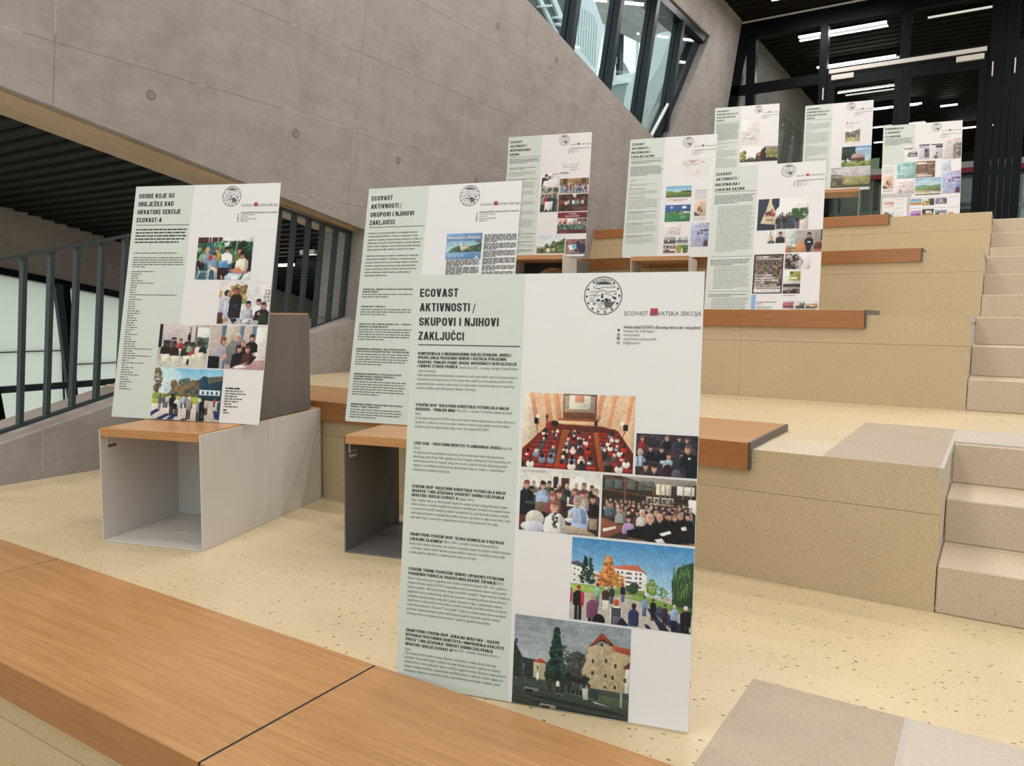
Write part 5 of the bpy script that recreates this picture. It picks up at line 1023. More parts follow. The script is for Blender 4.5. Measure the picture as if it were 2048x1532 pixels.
# ------------------------------------------------------------------ printed lines: kind, words, left, baseline from the top, width (metres)
PB_TEXT = [
    ('h', 'KONFERENCIJA S MEĐUNARODNIM SUDJELOVANJEM „MODELI', 0.0205, 0.1968, 0.2411),
    ('h', 'UPRAVLJANJA PROCESIMA OBNOVE I RAZVOJA POVIJESNIH', 0.0205, 0.2068, 0.2292),
    ('h', 'GRADOVA. PRIMJER IVANIĆ-GRADA: MOGUĆNOSTI REVITALIZACIJE', 0.0205, 0.2177, 0.2562),
    ('h', 'I OBNOVE STAROG IVANIĆA“', 0.0205, 0.2276, 0.1092),
    ('b', '(Ivanić-Grad, 2011., u suradnji s udrugom Prijatelji baštine', 0.1318, 0.2281, 0.1480),
    ('b', '- Amici hereditatis)', 0.0205, 0.2386, 0.0489),
    ('b', 'Velika međunarodna konferencija bila je usmjerena na opće teme zaštite i obnove povijesnih gradova.', 0.0205, 0.2488, 0.2590),
    ('b', 'Znanstveno-stručni skup otvorio je široki raspon tema vezanih uz proces planiranja obnove malih', 0.0205, 0.2593, 0.2482),
    ('b', 'povijesnih gradova, a zbornik radova ostao je do danas jedan od najrelevantnijih izvora radova koji', 0.0205, 0.2701, 0.2526),
    ('b', 'sustavno obrađuju temu malih gradova objavljen u Hrvatskoj.', 0.0205, 0.2806, 0.1564),
    ('h', 'STRUČNI SKUP "KREATIVNO KORIŠTENJE POTENCIJALA MALIH', 0.0205, 0.3228, 0.2410),
    ('h', 'GRADOVA – PRIMJER NINA"', 0.0205, 0.3335, 0.1084),
    ('b', '(Nin, 2012., u suradnji s Turističkom zajednicom Grada', 0.1306, 0.3325, 0.1401),
    ('b', 'Nina)', 0.0205, 0.3437, 0.0141),
    ('b', 'Uz prenošenje iskustava ECOVAST-a koji se tiču obnove malih povijesnih gradova, skup u Ninu bio je', 0.0205, 0.3542, 0.2582),
    ('b', 'i prilika da se sudionici na terenu upoznaju s lokalnom sredinom koja uspješno provodi projekte i', 0.0205, 0.3645, 0.2468),
    ('b', 'programe upravo na tragu pristupa kojega u svom radu zagovara ECOVAST.', 0.0205, 0.3750, 0.1944),
    ('h', 'LIČKI OSIK – PROSTORNI IDENTITET PLANIRANOGA GRADA', 0.0205, 0.4167, 0.2247),
    ('b', '(Lički Osik,', 0.2477, 0.4164, 0.0267),
    ('b', '2013.)', 0.0205, 0.4282, 0.0179),
    ('b', 'Na skupu je javnosti predstavljen projekt koji se bavio istraživanjem slabo poznatog primjera', 0.0205, 0.4382, 0.2349),
    ('b', 'planiranoga grada Ličkog Osika, izgrađenog nakon Drugoga svjetskog rata. Osim upoznavanja šire', 0.0205, 0.4485, 0.2515),
    ('b', 'zainteresirane javnosti za ovaj grad, skup je imao za cilj i potaknuti aktivnije uključivanje lokalne', 0.0205, 0.4590, 0.2427),
    ('b', 'zajednice u promišljanje budućeg razvoja njihova grada. Izdana je i knjižica o urbanističkom i', 0.0205, 0.4695, 0.2382),
    ('b', 'arhitektonskom naslijeđu Ličkog Osika.', 0.0205, 0.4806, 0.0996),
    ('h', 'STRUČNI SKUP "KREATIVNO KORIŠTENJE POTENCIJALA MALIH', 0.0205, 0.5222, 0.2412),
    ('h', 'GRADOVA" I OBILJEŽAVANJE DVADESET GODINA DJELOVANJA', 0.0205, 0.5329, 0.2389),
    ('h', 'HRVATSKE SEKCIJE ECOVAST-A', 0.0205, 0.5436, 0.1218),
    ('b', '(Ogulin, 2014.)', 0.1446, 0.5435, 0.0391),
    ('b', 'Skup u Ogulinu imao je za cilj predstaviti Ogulin kao uspješan primjer malog grada gdje je bogato', 0.0205, 0.5544, 0.2488),
    ('b', 'lokalno kulturno i prirodno naslijeđe bilo polazište za osmišljavanje i provedbu niza projekata kojima', 0.0205, 0.5646, 0.2551),
    ('b', 'su razvijeni novi turistički sadržaji. Još jednom je zaključeno ali i potvrđeno kako kulturno naslijeđe', 0.0205, 0.5752, 0.2518),
    ('b', 'malih povijesnih gradova i pripadajućeg krajolika, očuvano i upravljano na odgovarajući način, može', 0.0205, 0.5858, 0.2563),
    ('b', 'imati važnu ulogu u prostornom i gospodarskom razvoju ne samo grada već i šire regije.', 0.0205, 0.5964, 0.2260),
    ('h', 'ZNANSTVENO-STRUČNI SKUP "ULOGA EKOMUZEJA U RAZVOJU', 0.0205, 0.6387, 0.2421),
    ('h', 'LOKALNIH ZAJEDNICA"', 0.0205, 0.6503, 0.0890),
    ('b', '(Bistra, 2018., u suradnji s udrugom Ekomuzej Bistra)', 0.1110, 0.6490, 0.1381),
    ('b', 'Skup se bavio ulogom ekomuzeja - kao relativno novog tipa muzeja koji proizlaze iz lokalnih inicijativa', 0.0205, 0.6604, 0.2602),
    ('b', '- u očuvanju i razvoju lokalnih identiteta te gospodarskom, kulturnom i turističkom razvoju malih', 0.0205, 0.6710, 0.2462),
    ('b', 'ruralnih zajednica. Objavljen je i vrijedan zbornik radova na ovu temu.', 0.0205, 0.6816, 0.1769),
    ('h', 'STRUČNE TRIBINE POSVEĆENE OBNOVI I OPORAVKU POTRESOM', 0.0205, 0.7233, 0.2461),
    ('h', 'POGOĐENOG PODRUČJA SISAČKO-MOSLAVAČKE ŽUPANIJE', 0.0205, 0.7342, 0.2271),
    ('b', '(2021.)', 0.2484, 0.7330, 0.0185),
    ('b', 'Nakon serije potresa koji su pogodili prostor Sisačko-moslavačke županije 2020. i 2021. godine na', 0.0205, 0.7447, 0.2543),
    ('b', 'inicijativu Hrvatske sekcije ECOVAST-a pripremljen je Apel za sveobuhvatnu obnovu nakon potresa', 0.0205, 0.7555, 0.2535),
    ('b', 'kojega je potpisao veliki broj udruženja, udruga, znanstvenih, muzejskih i drugih institucija. U Apelu se', 0.0205, 0.7659, 0.2622),
    ('b', 'naglašavala važnost sveobuhvatnog, uključivog i znanstveno utemeljenog pristupa obnovi potresom', 0.0205, 0.7768, 0.2560),
    ('b', 'pogođenih područja Sisačko-moslavačke županije. Nastavno na Apel, u pandemijskim uvjetima,', 0.0205, 0.7876, 0.2461),
    ('b', 'organizirana je i serija stručnih online tribina u suradnji s Hrvatskim etnološkim društvom, Društvom', 0.0205, 0.7976, 0.2569),
    ('b', 'povjesničara umjetnosti i Društvom "Terra banalis". Tribine su se bavile temama obnove povijesnih', 0.0205, 0.8085, 0.2558),
    ('b', 'građevina i kulturno-povijesnih cjelina malih povijesnih gradova, izazovima opstanka i razvoja', 0.0205, 0.8191, 0.2403),
    ('b', 'ruralnog prostora te metodama obnove prostora i zajednica pogođenih katastrofama.', 0.0205, 0.8297, 0.2176),
    ('h', 'ZNANSTVENO-STRUČNI SKUP „RURALNA HRVATSKA – IZAZOVI', 0.0205, 0.8716, 0.2410),
    ('h', 'OČUVANJA PROSTORNOG IDENTITETA I UNAPREĐENJA KVALITETE', 0.0205, 0.8826, 0.2542),
    ('h', 'ŽIVOTA" I OBILJEŽAVANJE TRIDESET GODINA DJELOVANJA', 0.0205, 0.8936, 0.2263),
    ('h', 'HRVATSKE SEKCIJE ECOVAST-A', 0.0205, 0.9051, 0.1223),
    ('b', '(Sisak, 2023., u suradnji s Državnim arhivom u', 0.1429, 0.9026, 0.1203),
    ('b', 'Sisku)', 0.0205, 0.9168, 0.0158),
    ('b', 'Cilj je skupa potaknuti prijenos znanja i iskustava, umrežavanje i suradnju dionika koji mogu', 0.0205, 0.9257, 0.2360),
    ('b', 'doprinijeti razvoju dobrih praksi i modela za očuvanje identiteta prostora i zajednica te podizanje', 0.0205, 0.9361, 0.2459),
    ('b', 'kvalitete života u malim gradovima i selima u različitim regijama Hrvatske. Namjera je skupa potaknuti', 0.0205, 0.9466, 0.2611),
    ('b', 'izlaganje rezultata istraživanja i prepoznavanja specifičnih izazova u različitim ruralnim regijama ali i', 0.0205, 0.9571, 0.2549),
    ('b', 'predstavljanje odgovora na postojeće izazove u vidu politika/mjera upravljanja, inicijativa i praksi.', 0.0205, 0.9678, 0.2483),
]
P2_TEXT = [
    ('b', 'Znanstveni i stručni skupovi jedna su od najvažnijih aktivnosti', .0210, 0.2004, 0.2316),
    ('b', 'Hrvatske sekcije ECOVAST-a. Redovito su organizirani u malim', .0210, 0.2148, 0.2357),
    ('b', 'gradovima i mjestima, uz potporu lokalnih samouprava i udruga te uz', .0210, 0.2294, 0.2600),
    ('b', 'sudjelovanje stručnjaka iz različitih disciplina i područja djelovanja.', .0210, 0.2436, 0.2525),
    ('b', 'Skupovi redovito uključuju i stručne ekskurzije (studijske obilaske) s', .0210, 0.2579, 0.2566),
    ('b', 'ciljem upoznavanja regija, lokaliteta i primjera dobre prakse.', .0210, 0.2719, 0.2277),
    ('b', 'Zaključci stručnih skupova nerijetko su oblikovani kao deklaracije,', .0210, 0.2995, 0.2484),
    ('b', 'memorandumi ili zaključci. O održavanju i rezultatima skupova', .0210, 0.3137, 0.2354),
    ('b', 'javnost je redovito informirana i kroz medije. Zaključci su redovito', .0210, 0.3280, 0.2491),
    ('b', 'korišteni za zagovaranje promjena koje mogu doprinijeti boljem', .0210, 0.3421, 0.2390),
    ('b', 'razvoju ruralnih krajeva Europe i Hrvatske. Skupovi su često bili i', .0210, 0.3563, 0.2448),
    ('b', 'potpora inicijativama lokalnih zajednica za zaštitu baštine i', .0210, 0.3704, 0.2202),
    ('b', 'unapređenje kvalitete života.', .0210, 0.3841, 0.1087),
    ('h', 'STRUČNI SKUP „PRIMJERI IZ PRAKSE NA TRAGU STRATEGIJE', .0205, 0.4442, 0.2372),
    ('h', 'RURALNU EUROPU“', .0205, 0.4547, 0.0781),
    ('h', 'STRUČNI SKUP U TUROPOLJU', .0205, 0.5180, 0.1157),
    ('h', 'OKRUGLI STOL "MALI EUROPSKI GRADOVI I SELA – PRIJEDLOZI', .0205, 0.5926, 0.2437),
    ('h', 'SURADNJU I RAZVOJNE INICIJATIVE', .0205, 0.6037, 0.1386),
    ('h', 'MEĐUNARODNA KONFERENCIJA „MALI EUROPSKI GRADOVI -', .0205, 0.6982, 0.2349),
    ('h', 'ULOGA U RAZVOJU RURALNIH PROSTORA I OČUVANJU BAŠTINE“', .0205, 0.7085, 0.2512),
    ('h', 'MEĐUNARODNA KONFERENCIJA „REVITALIZACIJA MALIH', .0205, 0.8034, 0.2219),
    ('h', 'POVIJESNIH GRADOVA I NJIHOVOG OKRUŽENJA U', .0205, 0.8139, 0.1929),
    ('h', 'PRIMORSKO-GORANSKOJ ŽUPANIJI“', .0205, 0.8241, 0.1415),
    ('h', 'MEĐUNARODNA RADIONICA "KRAJOLIK HRVATSKOG ZAGORJA', .0205, 0.9297, 0.2407),
    ('h', 'PROŠLOST, STANJE, PERSPEKTIVE“', .0205, 0.9400, 0.1378),
]
# ------------------------------------------------------------------ wooden benches capping the tiers
def bench(i, x0, x1, joints, depth, label):
    z, yf = ZT[i], YT[i] - .02
    b = empty('bench', ((x0 + x1) / 2, yf, z)); tag(b, label, 'bench', 'wooden benches on the seating tiers')
    cx = (x0 + x1) / 2
    xs = [x0] + joints + [x1]
    top = .0272
    box('subframe', x0 - cx + .004, x1 - cx - .010, .022, depth - .012, .0006, .0085, M['gap'], b)
    box('subframe', x0 - cx + .004, x1 - cx - .010, .0164, .0195, -.066, -.001, M['gap'], b)
    for a, c in zip(xs[:-1], xs[1:]):
        a2, c2 = a - cx + (.0035 if a != x0 else 0), c - cx - (.0035 if c != x1 else .0085)
        box('seat_board', a2, c2, .0002, depth, .0085, top, M['bench'], b, .0012)
        box('apron_board', a2, c2, -.0009, .016, -.068, top - .0016, M['bench_shaded'], b, .0008)
        if c != x1: box('joint_strip', c - cx - .0036, c - cx + .0036, .0005, depth - .0005, .0086, top - .0012, M['gap'], b)
    x = x1 - cx - .008
    prism('end_plate', [(x, -.001, top), (x, depth, top), (x, depth, .0006), (x, .024, .0006), (x, .0185, -.006), (x, .0185, -.069), (x, 0, -.069)], (.008, 0, 0), M['plate'], b)
    return b
bench(1, -4.25, -.30, [-2.76, -1.268], .500, 'long beech bench nearest the camera with two dark joints across its top')
bench(2, -4.18, -.695, [-3.243, -1.75], .545, 'beech bench behind the two front stools, cut off beside the large front poster')
bench(3, -4.12, -.597, [-3.10, -1.60], .53, 'beech bench in front of the tote bag poster, grey plate at its end')
bench(4, -4.06, -.499, [-2.55], .53, 'beech bench reaching furthest right, bare, two tiers above the front floor')
bench(5, -3.99, -.934, [-2.45], .53, 'topmost beech bench, ending just left of the communication poster')

# ------------------------------------------------------------------ display boxes (steel cubes with wooden tops)
BW, BD, BH = .456, .444, .4475
def dbox(label, loc, deg, skin, back='open', sticker=False, group=None):
    b = empty('display_box', loc, math.radians(deg)); tag(b, label, 'display box', group or 'steel display boxes with wooden tops')
    m = M[skin]; t = .005
    box('side_panel', 0, t, 0, BD, 0.0005, BH - .006, m, b, .001)
    box('side_panel', BW - t, BW, 0, BD, 0.0005, BH - .006, m, b, .001)
    box('bottom_panel', t, BW - t, 0, BD, .0005, .0055, m, b, .0008)
    box('top_board', t + .0008, BW - t - .0008, .001, BD - .001, BH - .034, BH, M['stool_top'], b, .0016)
    box('bracket', t, t + .003, .03, .034, BH - .07, BH - .035, M['white_paint'], b)
    if back == 'closed':
        box('back_panel', t, BW - t, BD - .008, BD - .003, .0055, BH - .034, m, b)
    if back == 'round':
        n = 40; v, f = [], []
        cx, cz, r = BW * .56, .20, .175
        for i in range(n):
            a = 2 * math.pi * i / n; ca, sa = math.cos(a), math.sin(a)
            k = min((BW / 2 - t) / abs(ca) if abs(ca) > 1e-6 else 9, .204 / abs(sa) if abs(sa) > 1e-6 else 9)
            for y in (BD - .008, BD - .003):
                v.append((cx + r * ca, y, cz + r * sa)); v.append((BW / 2 + k * ca, y, .2095 + k * sa))
        for i in range(n):
            j = (i + 1) % n
            f += [(4 * i, 4 * i + 1, 4 * j + 1, 4 * j), (4 * i + 2, 4 * j + 2, 4 * j + 3, 4 * i + 3), (4 * i, 4 * j, 4 * j + 2, 4 * i + 2), (4 * i + 1, 4 * i + 3, 4 * j + 3, 4 * j + 1)]
        mesh('back_panel', v, f, M['box_black'], b)
    if sticker:
        s = box('sticker', t, t + .0006, .035, .085, BH - .092, BH - .068, M['card'], b)
        box('printed_band', t + .0006, t + .0009, .038, .082, BH - .083, BH - .071, M['ink2'], s)
    return b
def along(loc, deg, dx, dy, dz=0):
    a = math.radians(deg); return (loc[0] + dx * math.cos(a) - dy * math.sin(a), loc[1] + dx * math.sin(a) + dy * math.cos(a), loc[2] + dz)
B1, A1 = (-2.920, 1.630, 0.0), 17.1
dbox('light grey steel box with open front under the left poster', B1, A1, 'box_light', 'closed', True)
B1B = along(B1, A1, 0, BD + .002); dbox('light grey steel box directly behind the open one on the left', B1B, A1, 'box_light', 'closed')
dbox('dark grey steel box standing on another box behind the left poster', along(B1, A1, .0, .352, BH + .0005), A1, 'box_dark', 'closed')
B2, A2 = (-2.043, 2.058, 0.0), 14.0
dbox('dark grey steel box open at both ends, half hidden by the large front poster', B2, A2, 'box_dark', 'open', True)
B3, A3 = along((-2.873, 5.251, ZT[3]), 13.8, -BW, 0), 13.8
dbox('pale steel box with a round hole in its black back panel', B3, A3, 'box_light', 'round')
dbox('dark grey steel box behind the one with the round hole', along(B3, A3, 0, BD + .002), A3, 'box_dark', 'open')
B4, A4 = (-2.490, 5.655, ZT[3]), 11.2
dbox('pale steel box, open to the bench behind, under the map poster', B4, A4, 'box_light', 'open')
B7, A7 = along((-1.36, 9.085, ZT[5]), 9.2, -BW, 0), 9.2
dbox('pale steel box on the top landing under the log house poster', B7, A7, 'box_light', 'open')
B6, A6 = along((-2.881, 8.768, ZT[5]), 13.0, .12, -.15), 13.0
dbox('pale steel box on the top landing hidden under the faded leaflet poster', B6, A6, 'box_light', 'closed')

# ------------------------------------------------------------------ lettering
TXT = {}
def glyphs(items):
    """items: (words, bold) -> cached outline meshes of unit-size type"""
    todo = [it for it in dict.fromkeys(items) if it not in TXT]
    obs = []
    for words, bold in todo:
        cu = bpy.data.curves.new('t', 'FONT'); cu.body = words; cu.size = 1; cu.resolution_u = 2; cu.offset = bold
        ob = bpy.data.objects.new('t', cu); COL.objects.link(ob); obs.append(ob)
    bpy.context.view_layer.update()
    dg = bpy.context.evaluated_depsgraph_get()
    for it, ob in zip(todo, obs):
        me = bpy.data.meshes.new_from_object(ob.evaluated_get(dg))
        v = np.empty(len(me.vertices) * 3); me.vertices.foreach_get('co', v); v = v.reshape(-1, 3)[:, :2]
        TXT[it] = (v, [tuple(p.vertices) for p in me.polygons])
        bpy.data.meshes.remove(me)
    for ob in obs:
        cu = ob.data; bpy.data.objects.remove(ob); bpy.data.curves.remove(cu)
glyphs([('H', 0)])
CAP = TXT[('H', 0)][0][:, 1].max()

# condensed bold capitals drawn from strokes (titles and headings of the posters)
def bold_glyphs():
    T, H = .165, .150                       # stem and bar thickness, cap height 1
    G = {}
    def quad(x0, y0, x1, y1): return ([(x0, y0), (x1, y0), (x1, y1), (x0, y1)], [(0, 1, 2, 3)])
    def dia(x0, y0, x1, y1, t=T * 1.12): return ([(x0 - t / 2, y0), (x0 + t / 2, y0), (x1 + t / 2, y1), (x1 - t / 2, y1)], [(0, 1, 2, 3)])
    def strip(pts, t=T):
        n = len(pts); v, f = [], []
        for i, (x, y) in enumerate(pts):
            a, b = pts[max(0, i - 1)], pts[min(n - 1, i + 1)]
            L = math.hypot(b[0] - a[0], b[1] - a[1]) or 1; nx, ny = -(b[1] - a[1]) / L, (b[0] - a[0]) / L
            v += [(x + nx * t / 2, y + ny * t / 2), (x - nx * t / 2, y - ny * t / 2)]
        for i in range(n - 1): f.append((2 * i, 2 * i + 1, 2 * i + 3, 2 * i + 2))
        return v, f
    def arc(cx, cy, rx, ry, a0, a1, n=7): return [(cx + rx * math.cos(math.radians(a0 + (a1 - a0) * i / n)), cy + ry * math.sin(math.radians(a0 + (a1 - a0) * i / n))) for i in range(n + 1)]
    def put(ch, w, *parts):
        v, f = [], []
        for pv, pf in parts:
            o = len(v); v += pv; f += [tuple(i + o for i in q) for q in pf]
        G[ch] = (w, v, f)
    w = .50; m = T / 2; r = w / 2 - m; c = w / 2; ry = .24
    put('E', .44, quad(0, 0, T, 1), quad(T, 0, .44, H), quad(T, .425, .41, .425 + H), quad(T, 1 - H, .44, 1))
    put('F', .42, quad(0, 0, T, 1), quad(T, .41, .39, .41 + H), quad(T, 1 - H, .42, 1))
    put('I', T, quad(0, 0, T, 1)); put('L', .42, quad(0, 0, T, 1), quad(T, 0, .42, H)); put('T', .46, quad(.23 - m, 0, .23 + m, 1 - H), quad(0, 1 - H, .46, 1))
    put('H', w, quad(0, 0, T, 1), quad(w - T, 0, w, 1), quad(T, .425, w - T, .425 + H))
    ring = arc(c, 1 - ry - m, r, ry, 0, 180) + arc(c, ry + m, r, ry, 180, 360) + [(c + r, 1 - ry - m)]
    put('O', w, strip(ring))
    put('C', w, strip([(c + r, .66)] + arc(c, 1 - ry - m, r, ry, 0, 180) + arc(c, ry + m, r, ry, 180, 360) + [(c + r, .36)]))
    put('G', w, strip([(c + r, .68)] + arc(c, 1 - ry - m, r, ry, 0, 180) + arc(c, ry + m, r, ry, 180, 360) + [(c + r, .44)]), quad(c, .38, w, .38 + H))
    put('U', w, strip([(m, 1)] + arc(c, ry + m, r, ry, 180, 360) + [(c + r, 1)]))
    put('J', .42, strip([(.42 - m, 1)] + arc(.42 - m - .13, .13 + m, .13, .15, 0, -180) + [(.42 - m - .26, .30)]))
    put('S', .49, strip([(.245 + .16, .68)] + arc(.245, .755, .16, .165, 0, 180) + [(.245 - .16, .70)] + arc(.245 - .02, .62, .14, .10, 190, 250, 3) + [(.245 + .05, .47)] + arc(.245 + .03, .36, .13, .09, 60, 0, 3) + arc(.245, .245, .16, .165, 0, -180) + [(.245 - .16, .32)]))
    pt = [(T / 2, 1 - H / 2), (.27, 1 - H / 2)] + arc(.27, .745, .14, .18, 90, -90) + [(T / 2, .565 - H / 2 + .06)]
    put('P', .49, quad(0, 0, T, 1), strip([(T * .6, 1 - H / 2), (.25, 1 - H / 2)] + arc(.25, .70, .155, .225, 90, -90) + [(T * .6, .475)], H))
    put('R', .50, quad(0, 0, T, 1), strip([(T * .6, 1 - H / 2), (.25, 1 - H / 2)] + arc(.25, .715, .155, .21, 90, -90) + [(T * .6, .505)], H), dia(.41, 0, .28, .5))
    put('B', .50, quad(0, 0, T, 1), strip([(T * .6, 1 - H / 2), (.25, 1 - H / 2)] + arc(.25, .735, .14, .19, 90, -90) + [(T * .6, .545)], H), strip([(T * .6, .53), (.26, .53)] + arc(.26, .30, .155, .225, 90, -90) + [(T * .6, H / 2)], H))
    D = [quad(0, 0, T, 1), strip([(T * .6, 1 - H / 2), (.22, 1 - H / 2)] + arc(.22, .70, .195, .225, 90, 0) + arc(.22, .30, .195, .225, 0, -90) + [(T * .6, H / 2)], T * .97)]
    put('D', .50, *D); put('Đ', .50, *D, quad(-.09, .44, .27, .56))
    put('A', .54, dia(T * .56, 0, .27, 1), dia(.54 - T * .56, 0, .27, 1), quad(.15, .20, .39, .32)); put('V', .52, dia(.26, 0, T * .56, 1), dia(.26, 0, .52 - T * .56, 1))
    put('K', .52, quad(0, 0, T, 1), dia(.14, .38, .42, 1), dia(.43, 0, .24, .58)); put('M', .64, quad(0, 0, T * .95, 1), quad(.64 - T * .95, 0, .64, 1), dia(.32, .10, T * .6, 1, .15), dia(.32, .10, .64 - T * .6, 1, .15))
    put('N', .52, quad(0, 0, T * .95, 1), quad(.52 - T * .95, 0, .52, 1), dia(.52 - T * .55, 0, T * .55, 1)); put('Z', .46, quad(0, 0, .46, H), quad(0, 1 - H, .46, 1), dia(.10, H * .6, .36, 1 - H * .6))
    put('/', .30, dia(.06, -.12, .24, 1.06, .07)); put('-', .26, quad(.02, .36, .24, .36 + H)); put('–', .42, quad(.02, .38, .40, .38 + H * .9)); put('.', T, quad(0, 0, T, T)); put(',', T, dia(.06, -.14, .09, T, .13)); put(':', T, quad(0, 0, T, T), quad(0, .52, T, .52 + T))
    hi = [dia(.05, .72, .07, 1.0, .10), dia(.20, .72, .22, 1.0, .10)]; put('"', .28, *hi); put('“', .28, *hi); put('„', .28, dia(.05, -.14, .09, .14, .10), dia(.20, -.14, .24, .14, .10))
    def car(x): return [dia(x, 1.06, x - .11, 1.22, .09), dia(x, 1.06, x + .11, 1.22, .09)]
    def acute(x): return [dia(x - .04, 1.06, x + .07, 1.22, .11)]
    for base, ch, fn in (('C', 'Č', car), ('C', 'Ć', acute), ('S', 'Š', car), ('Z', 'Ž', car)):
        wd, v, f = G[base]; put(ch, wd, (v, f), *fn(wd / 2))
    return G
BOLD = bold_glyphs()
def bold_run(words, gap=.095, space=.28):
    """one line of bold capitals in unit cap height"""
    x, v, f = 0, [], []
    for ch in words:
        if ch == ' ': x += space; continue
        wd, gv, gf = BOLD.get(ch, BOLD['-']); o = len(v)
        v += [(a + x, b) for a, b in gv]; f += [tuple(i + o for i in q) for q in gf]
        x += wd + gap
    return v, f, x - gap

class Ink:
    """collects flat marks of one colour on a sheet; x right, t down from the top edge"""
    def __init__(s): s.v, s.f = [], []
    def add(s, v, f):
        o = len(s.v); s.v += [(x, 0, z) for x, z in v]; s.f += [tuple(i + o for i in q) for q in f]
    def rect(s, x0, t0, x1, t1): s.add([(x0, -t1), (x1, -t1), (x1, -t0), (x0, -t0)], [(0, 1, 2, 3)])
    def text(s, words, x, t, width, cap, bold=0):
        v, f = TXT[(words, bold)]
        if len(v) == 0: return
        x0, x1 = v[:, 0].min(), v[:, 0].max(); k = cap / CAP
        kx = width / (x1 - x0) if width else k * .62
        s.add([(x + (a - x0) * kx, -t + b * k) for a, b in v], f)
    def bold(s, words, x, t, width, cap):
        v, f, w0 = bold_run(words); kx = width / w0
        s.add([(x + a * kx, -t + b * cap) for a, b in v], f)
    def stroke(s, pts, wd):
        for (xa, ya), (xb, yb) in zip(pts[:-1], pts[1:]):
            L = math.hypot(xb - xa, yb - ya) or 1; nx, ny = -(yb - ya) / L * wd / 2, (xb - xa) / L * wd / 2
            s.add([(xa + nx, ya + ny), (xb + nx, yb + ny), (xb - nx, yb - ny), (xa - nx, ya - ny)], [(0, 1, 2, 3)])
    def words(s, x, t, width, h, rnd, mean=.021):
        """a line too small to read: one dash for each word"""
        e = x + width
        while x < e - .002:
            l = min(mean * (.35 + 1.1 * rnd.random()), e - x); s.rect(x, t - h, x + l, t); x += l + .0034
    def para(s, x, t, width, n, h, rnd, step=.0105, last=.6, rag=.12):
        for i in range(n): s.words(x, t + step * i, width * ((1 - rag * rnd.random()) if i < n - 1 else last), h, rnd)
    def build(s, name, mat, parent=None, depth=-.0012):
        me = bpy.data.meshes.new(name); me.from_pydata(s.v, [], s.f); me.materials.append(mat)
        if parent is None: return me
        o = link(name, me, None, parent); o.location = (0, depth, 1.0)
        if len(s.f) > 12: o['kind'] = 'stuff'
        return o

def emblem_mesh():
    k = Ink(); n = 64
    for r0, r1 in ((.965, 1.0),):
        for i in range(n):
            a, b = 2 * math.pi * i / n, 2 * math.pi * (i + 1) / n
            k.add([(r0 * math.cos(a), r0 * math.sin(a)), (r1 * math.cos(a), r1 * math.sin(a)), (r1 * math.cos(b), r1 * math.sin(b)), (r0 * math.cos(b), r0 * math.sin(b))], [(0, 1, 2, 3)])
    for d in (126, 157, 182, 207, 232, 255, 279, 305, 332, 0, 26, 50):
        cx, cy = .86 * math.cos(math.radians(d)), .86 * math.sin(math.radians(d)); q = []
        for i in range(10):
            r = .085 if i % 2 == 0 else .036; a = math.pi / 2 + math.pi * i / 5; q.append((cx + r * math.cos(a), cy + r * math.sin(a)))
        k.add(q + [(cx, cy)], [(10, i, (i + 1) % 10) for i in range(10)])
    glyphs([(c, .004) for c in 'ECOVAST'])
    for i, c in enumerate('ECOVAST'):
        a = math.radians(116 - 8.7 * i); v, f = TXT[(c, .004)]; w = (v[:, 0].min() + v[:, 0].max()) / 2
        sc = .15 / CAP; r = .76
        k.add([((r + y * sc) * math.cos(a) + (x - w) * sc * .9 * math.sin(a), (r + y * sc) * math.sin(a) - (x - w) * sc * .9 * math.cos(a)) for x, y in v], f)
    def U(p): return [((x - 586) / 222, (368 - y) / 222) for x, y in p]
    for i in range(6):
        y = 207 + i * 5; h = [40, 66, 84, 92, 80, 58][i]; k.stroke(U([(590 - h, y + 6), (590 - h / 2, y + 1), (590, y), (590 + h / 2, y + 2), (590 + h, y + 7)]), .02)
    for p, w in (([(470, 262), (495, 256), (520, 240)], .015), ([(660, 240), (690, 248), (720, 264)], .015), ([(470, 272), (505, 282), (530, 290), (560, 276), (610, 268), (660, 274), (730, 270)], .022),
                 ([(428, 330), (455, 318), (485, 314), (505, 328), (512, 348), (505, 368), (470, 372)], .02), ([(505, 335), (540, 315), (570, 304), (605, 310), (640, 330), (665, 322), (700, 316), (745, 320)], .024),
                 ([(425, 366), (460, 358), (490, 366), (520, 372), (560, 352)], .018), ([(592, 352), (625, 346), (655, 352), (690, 372), (740, 390)], .02), ([(430, 430), (470, 436), (520, 434), (560, 436), (600, 434)], .018),
                 ([(438, 405), (445, 390), (462, 386), (478, 396), (480, 412), (465, 424), (445, 420), (438, 405)], .016), ([(545, 480), (550, 500), (530, 520), (512, 528)], .016), ([(590, 458), (572, 466), (566, 490), (575, 512), (562, 532)], .02), ([(500, 452), (540, 470), (560, 455), (585, 452)], .014), ([(470, 340), (482, 350)], .03)):
        k.stroke(U(p), w)
    for q in ([(577, 328), (588, 372), (591, 392), (562, 392), (566, 372)], [(508, 408), (545, 406), (555, 428), (520, 428)], [(605, 402), (640, 396), (652, 438), (618, 440)], [(650, 408), (668, 404), (682, 430), (660, 436)], [(690, 380), (742, 388), (738, 416), (712, 404)], [(518, 282), (540, 292), (552, 280)], [(700, 348), (745, 342), (745, 354)], [(470, 456), (500, 456), (503, 468), (472, 470)], [(565, 420), (605, 416), (604, 432), (568, 434)]):
        u = U(q); k.add(u, [tuple(range(len(u)))])
    for i in range(10):
        y = 440 + 7 * i; k.stroke(U([(592 + 3 * i, y + 3), (640, y), (690, y + 2), (735 - 6 * i, y - 3)]), .020)
    for x in (585, 598, 612, 628): k.stroke(U([(x, 530), (x + 12, 512)]), .022)
    return k.build('emblem', M['ink'])
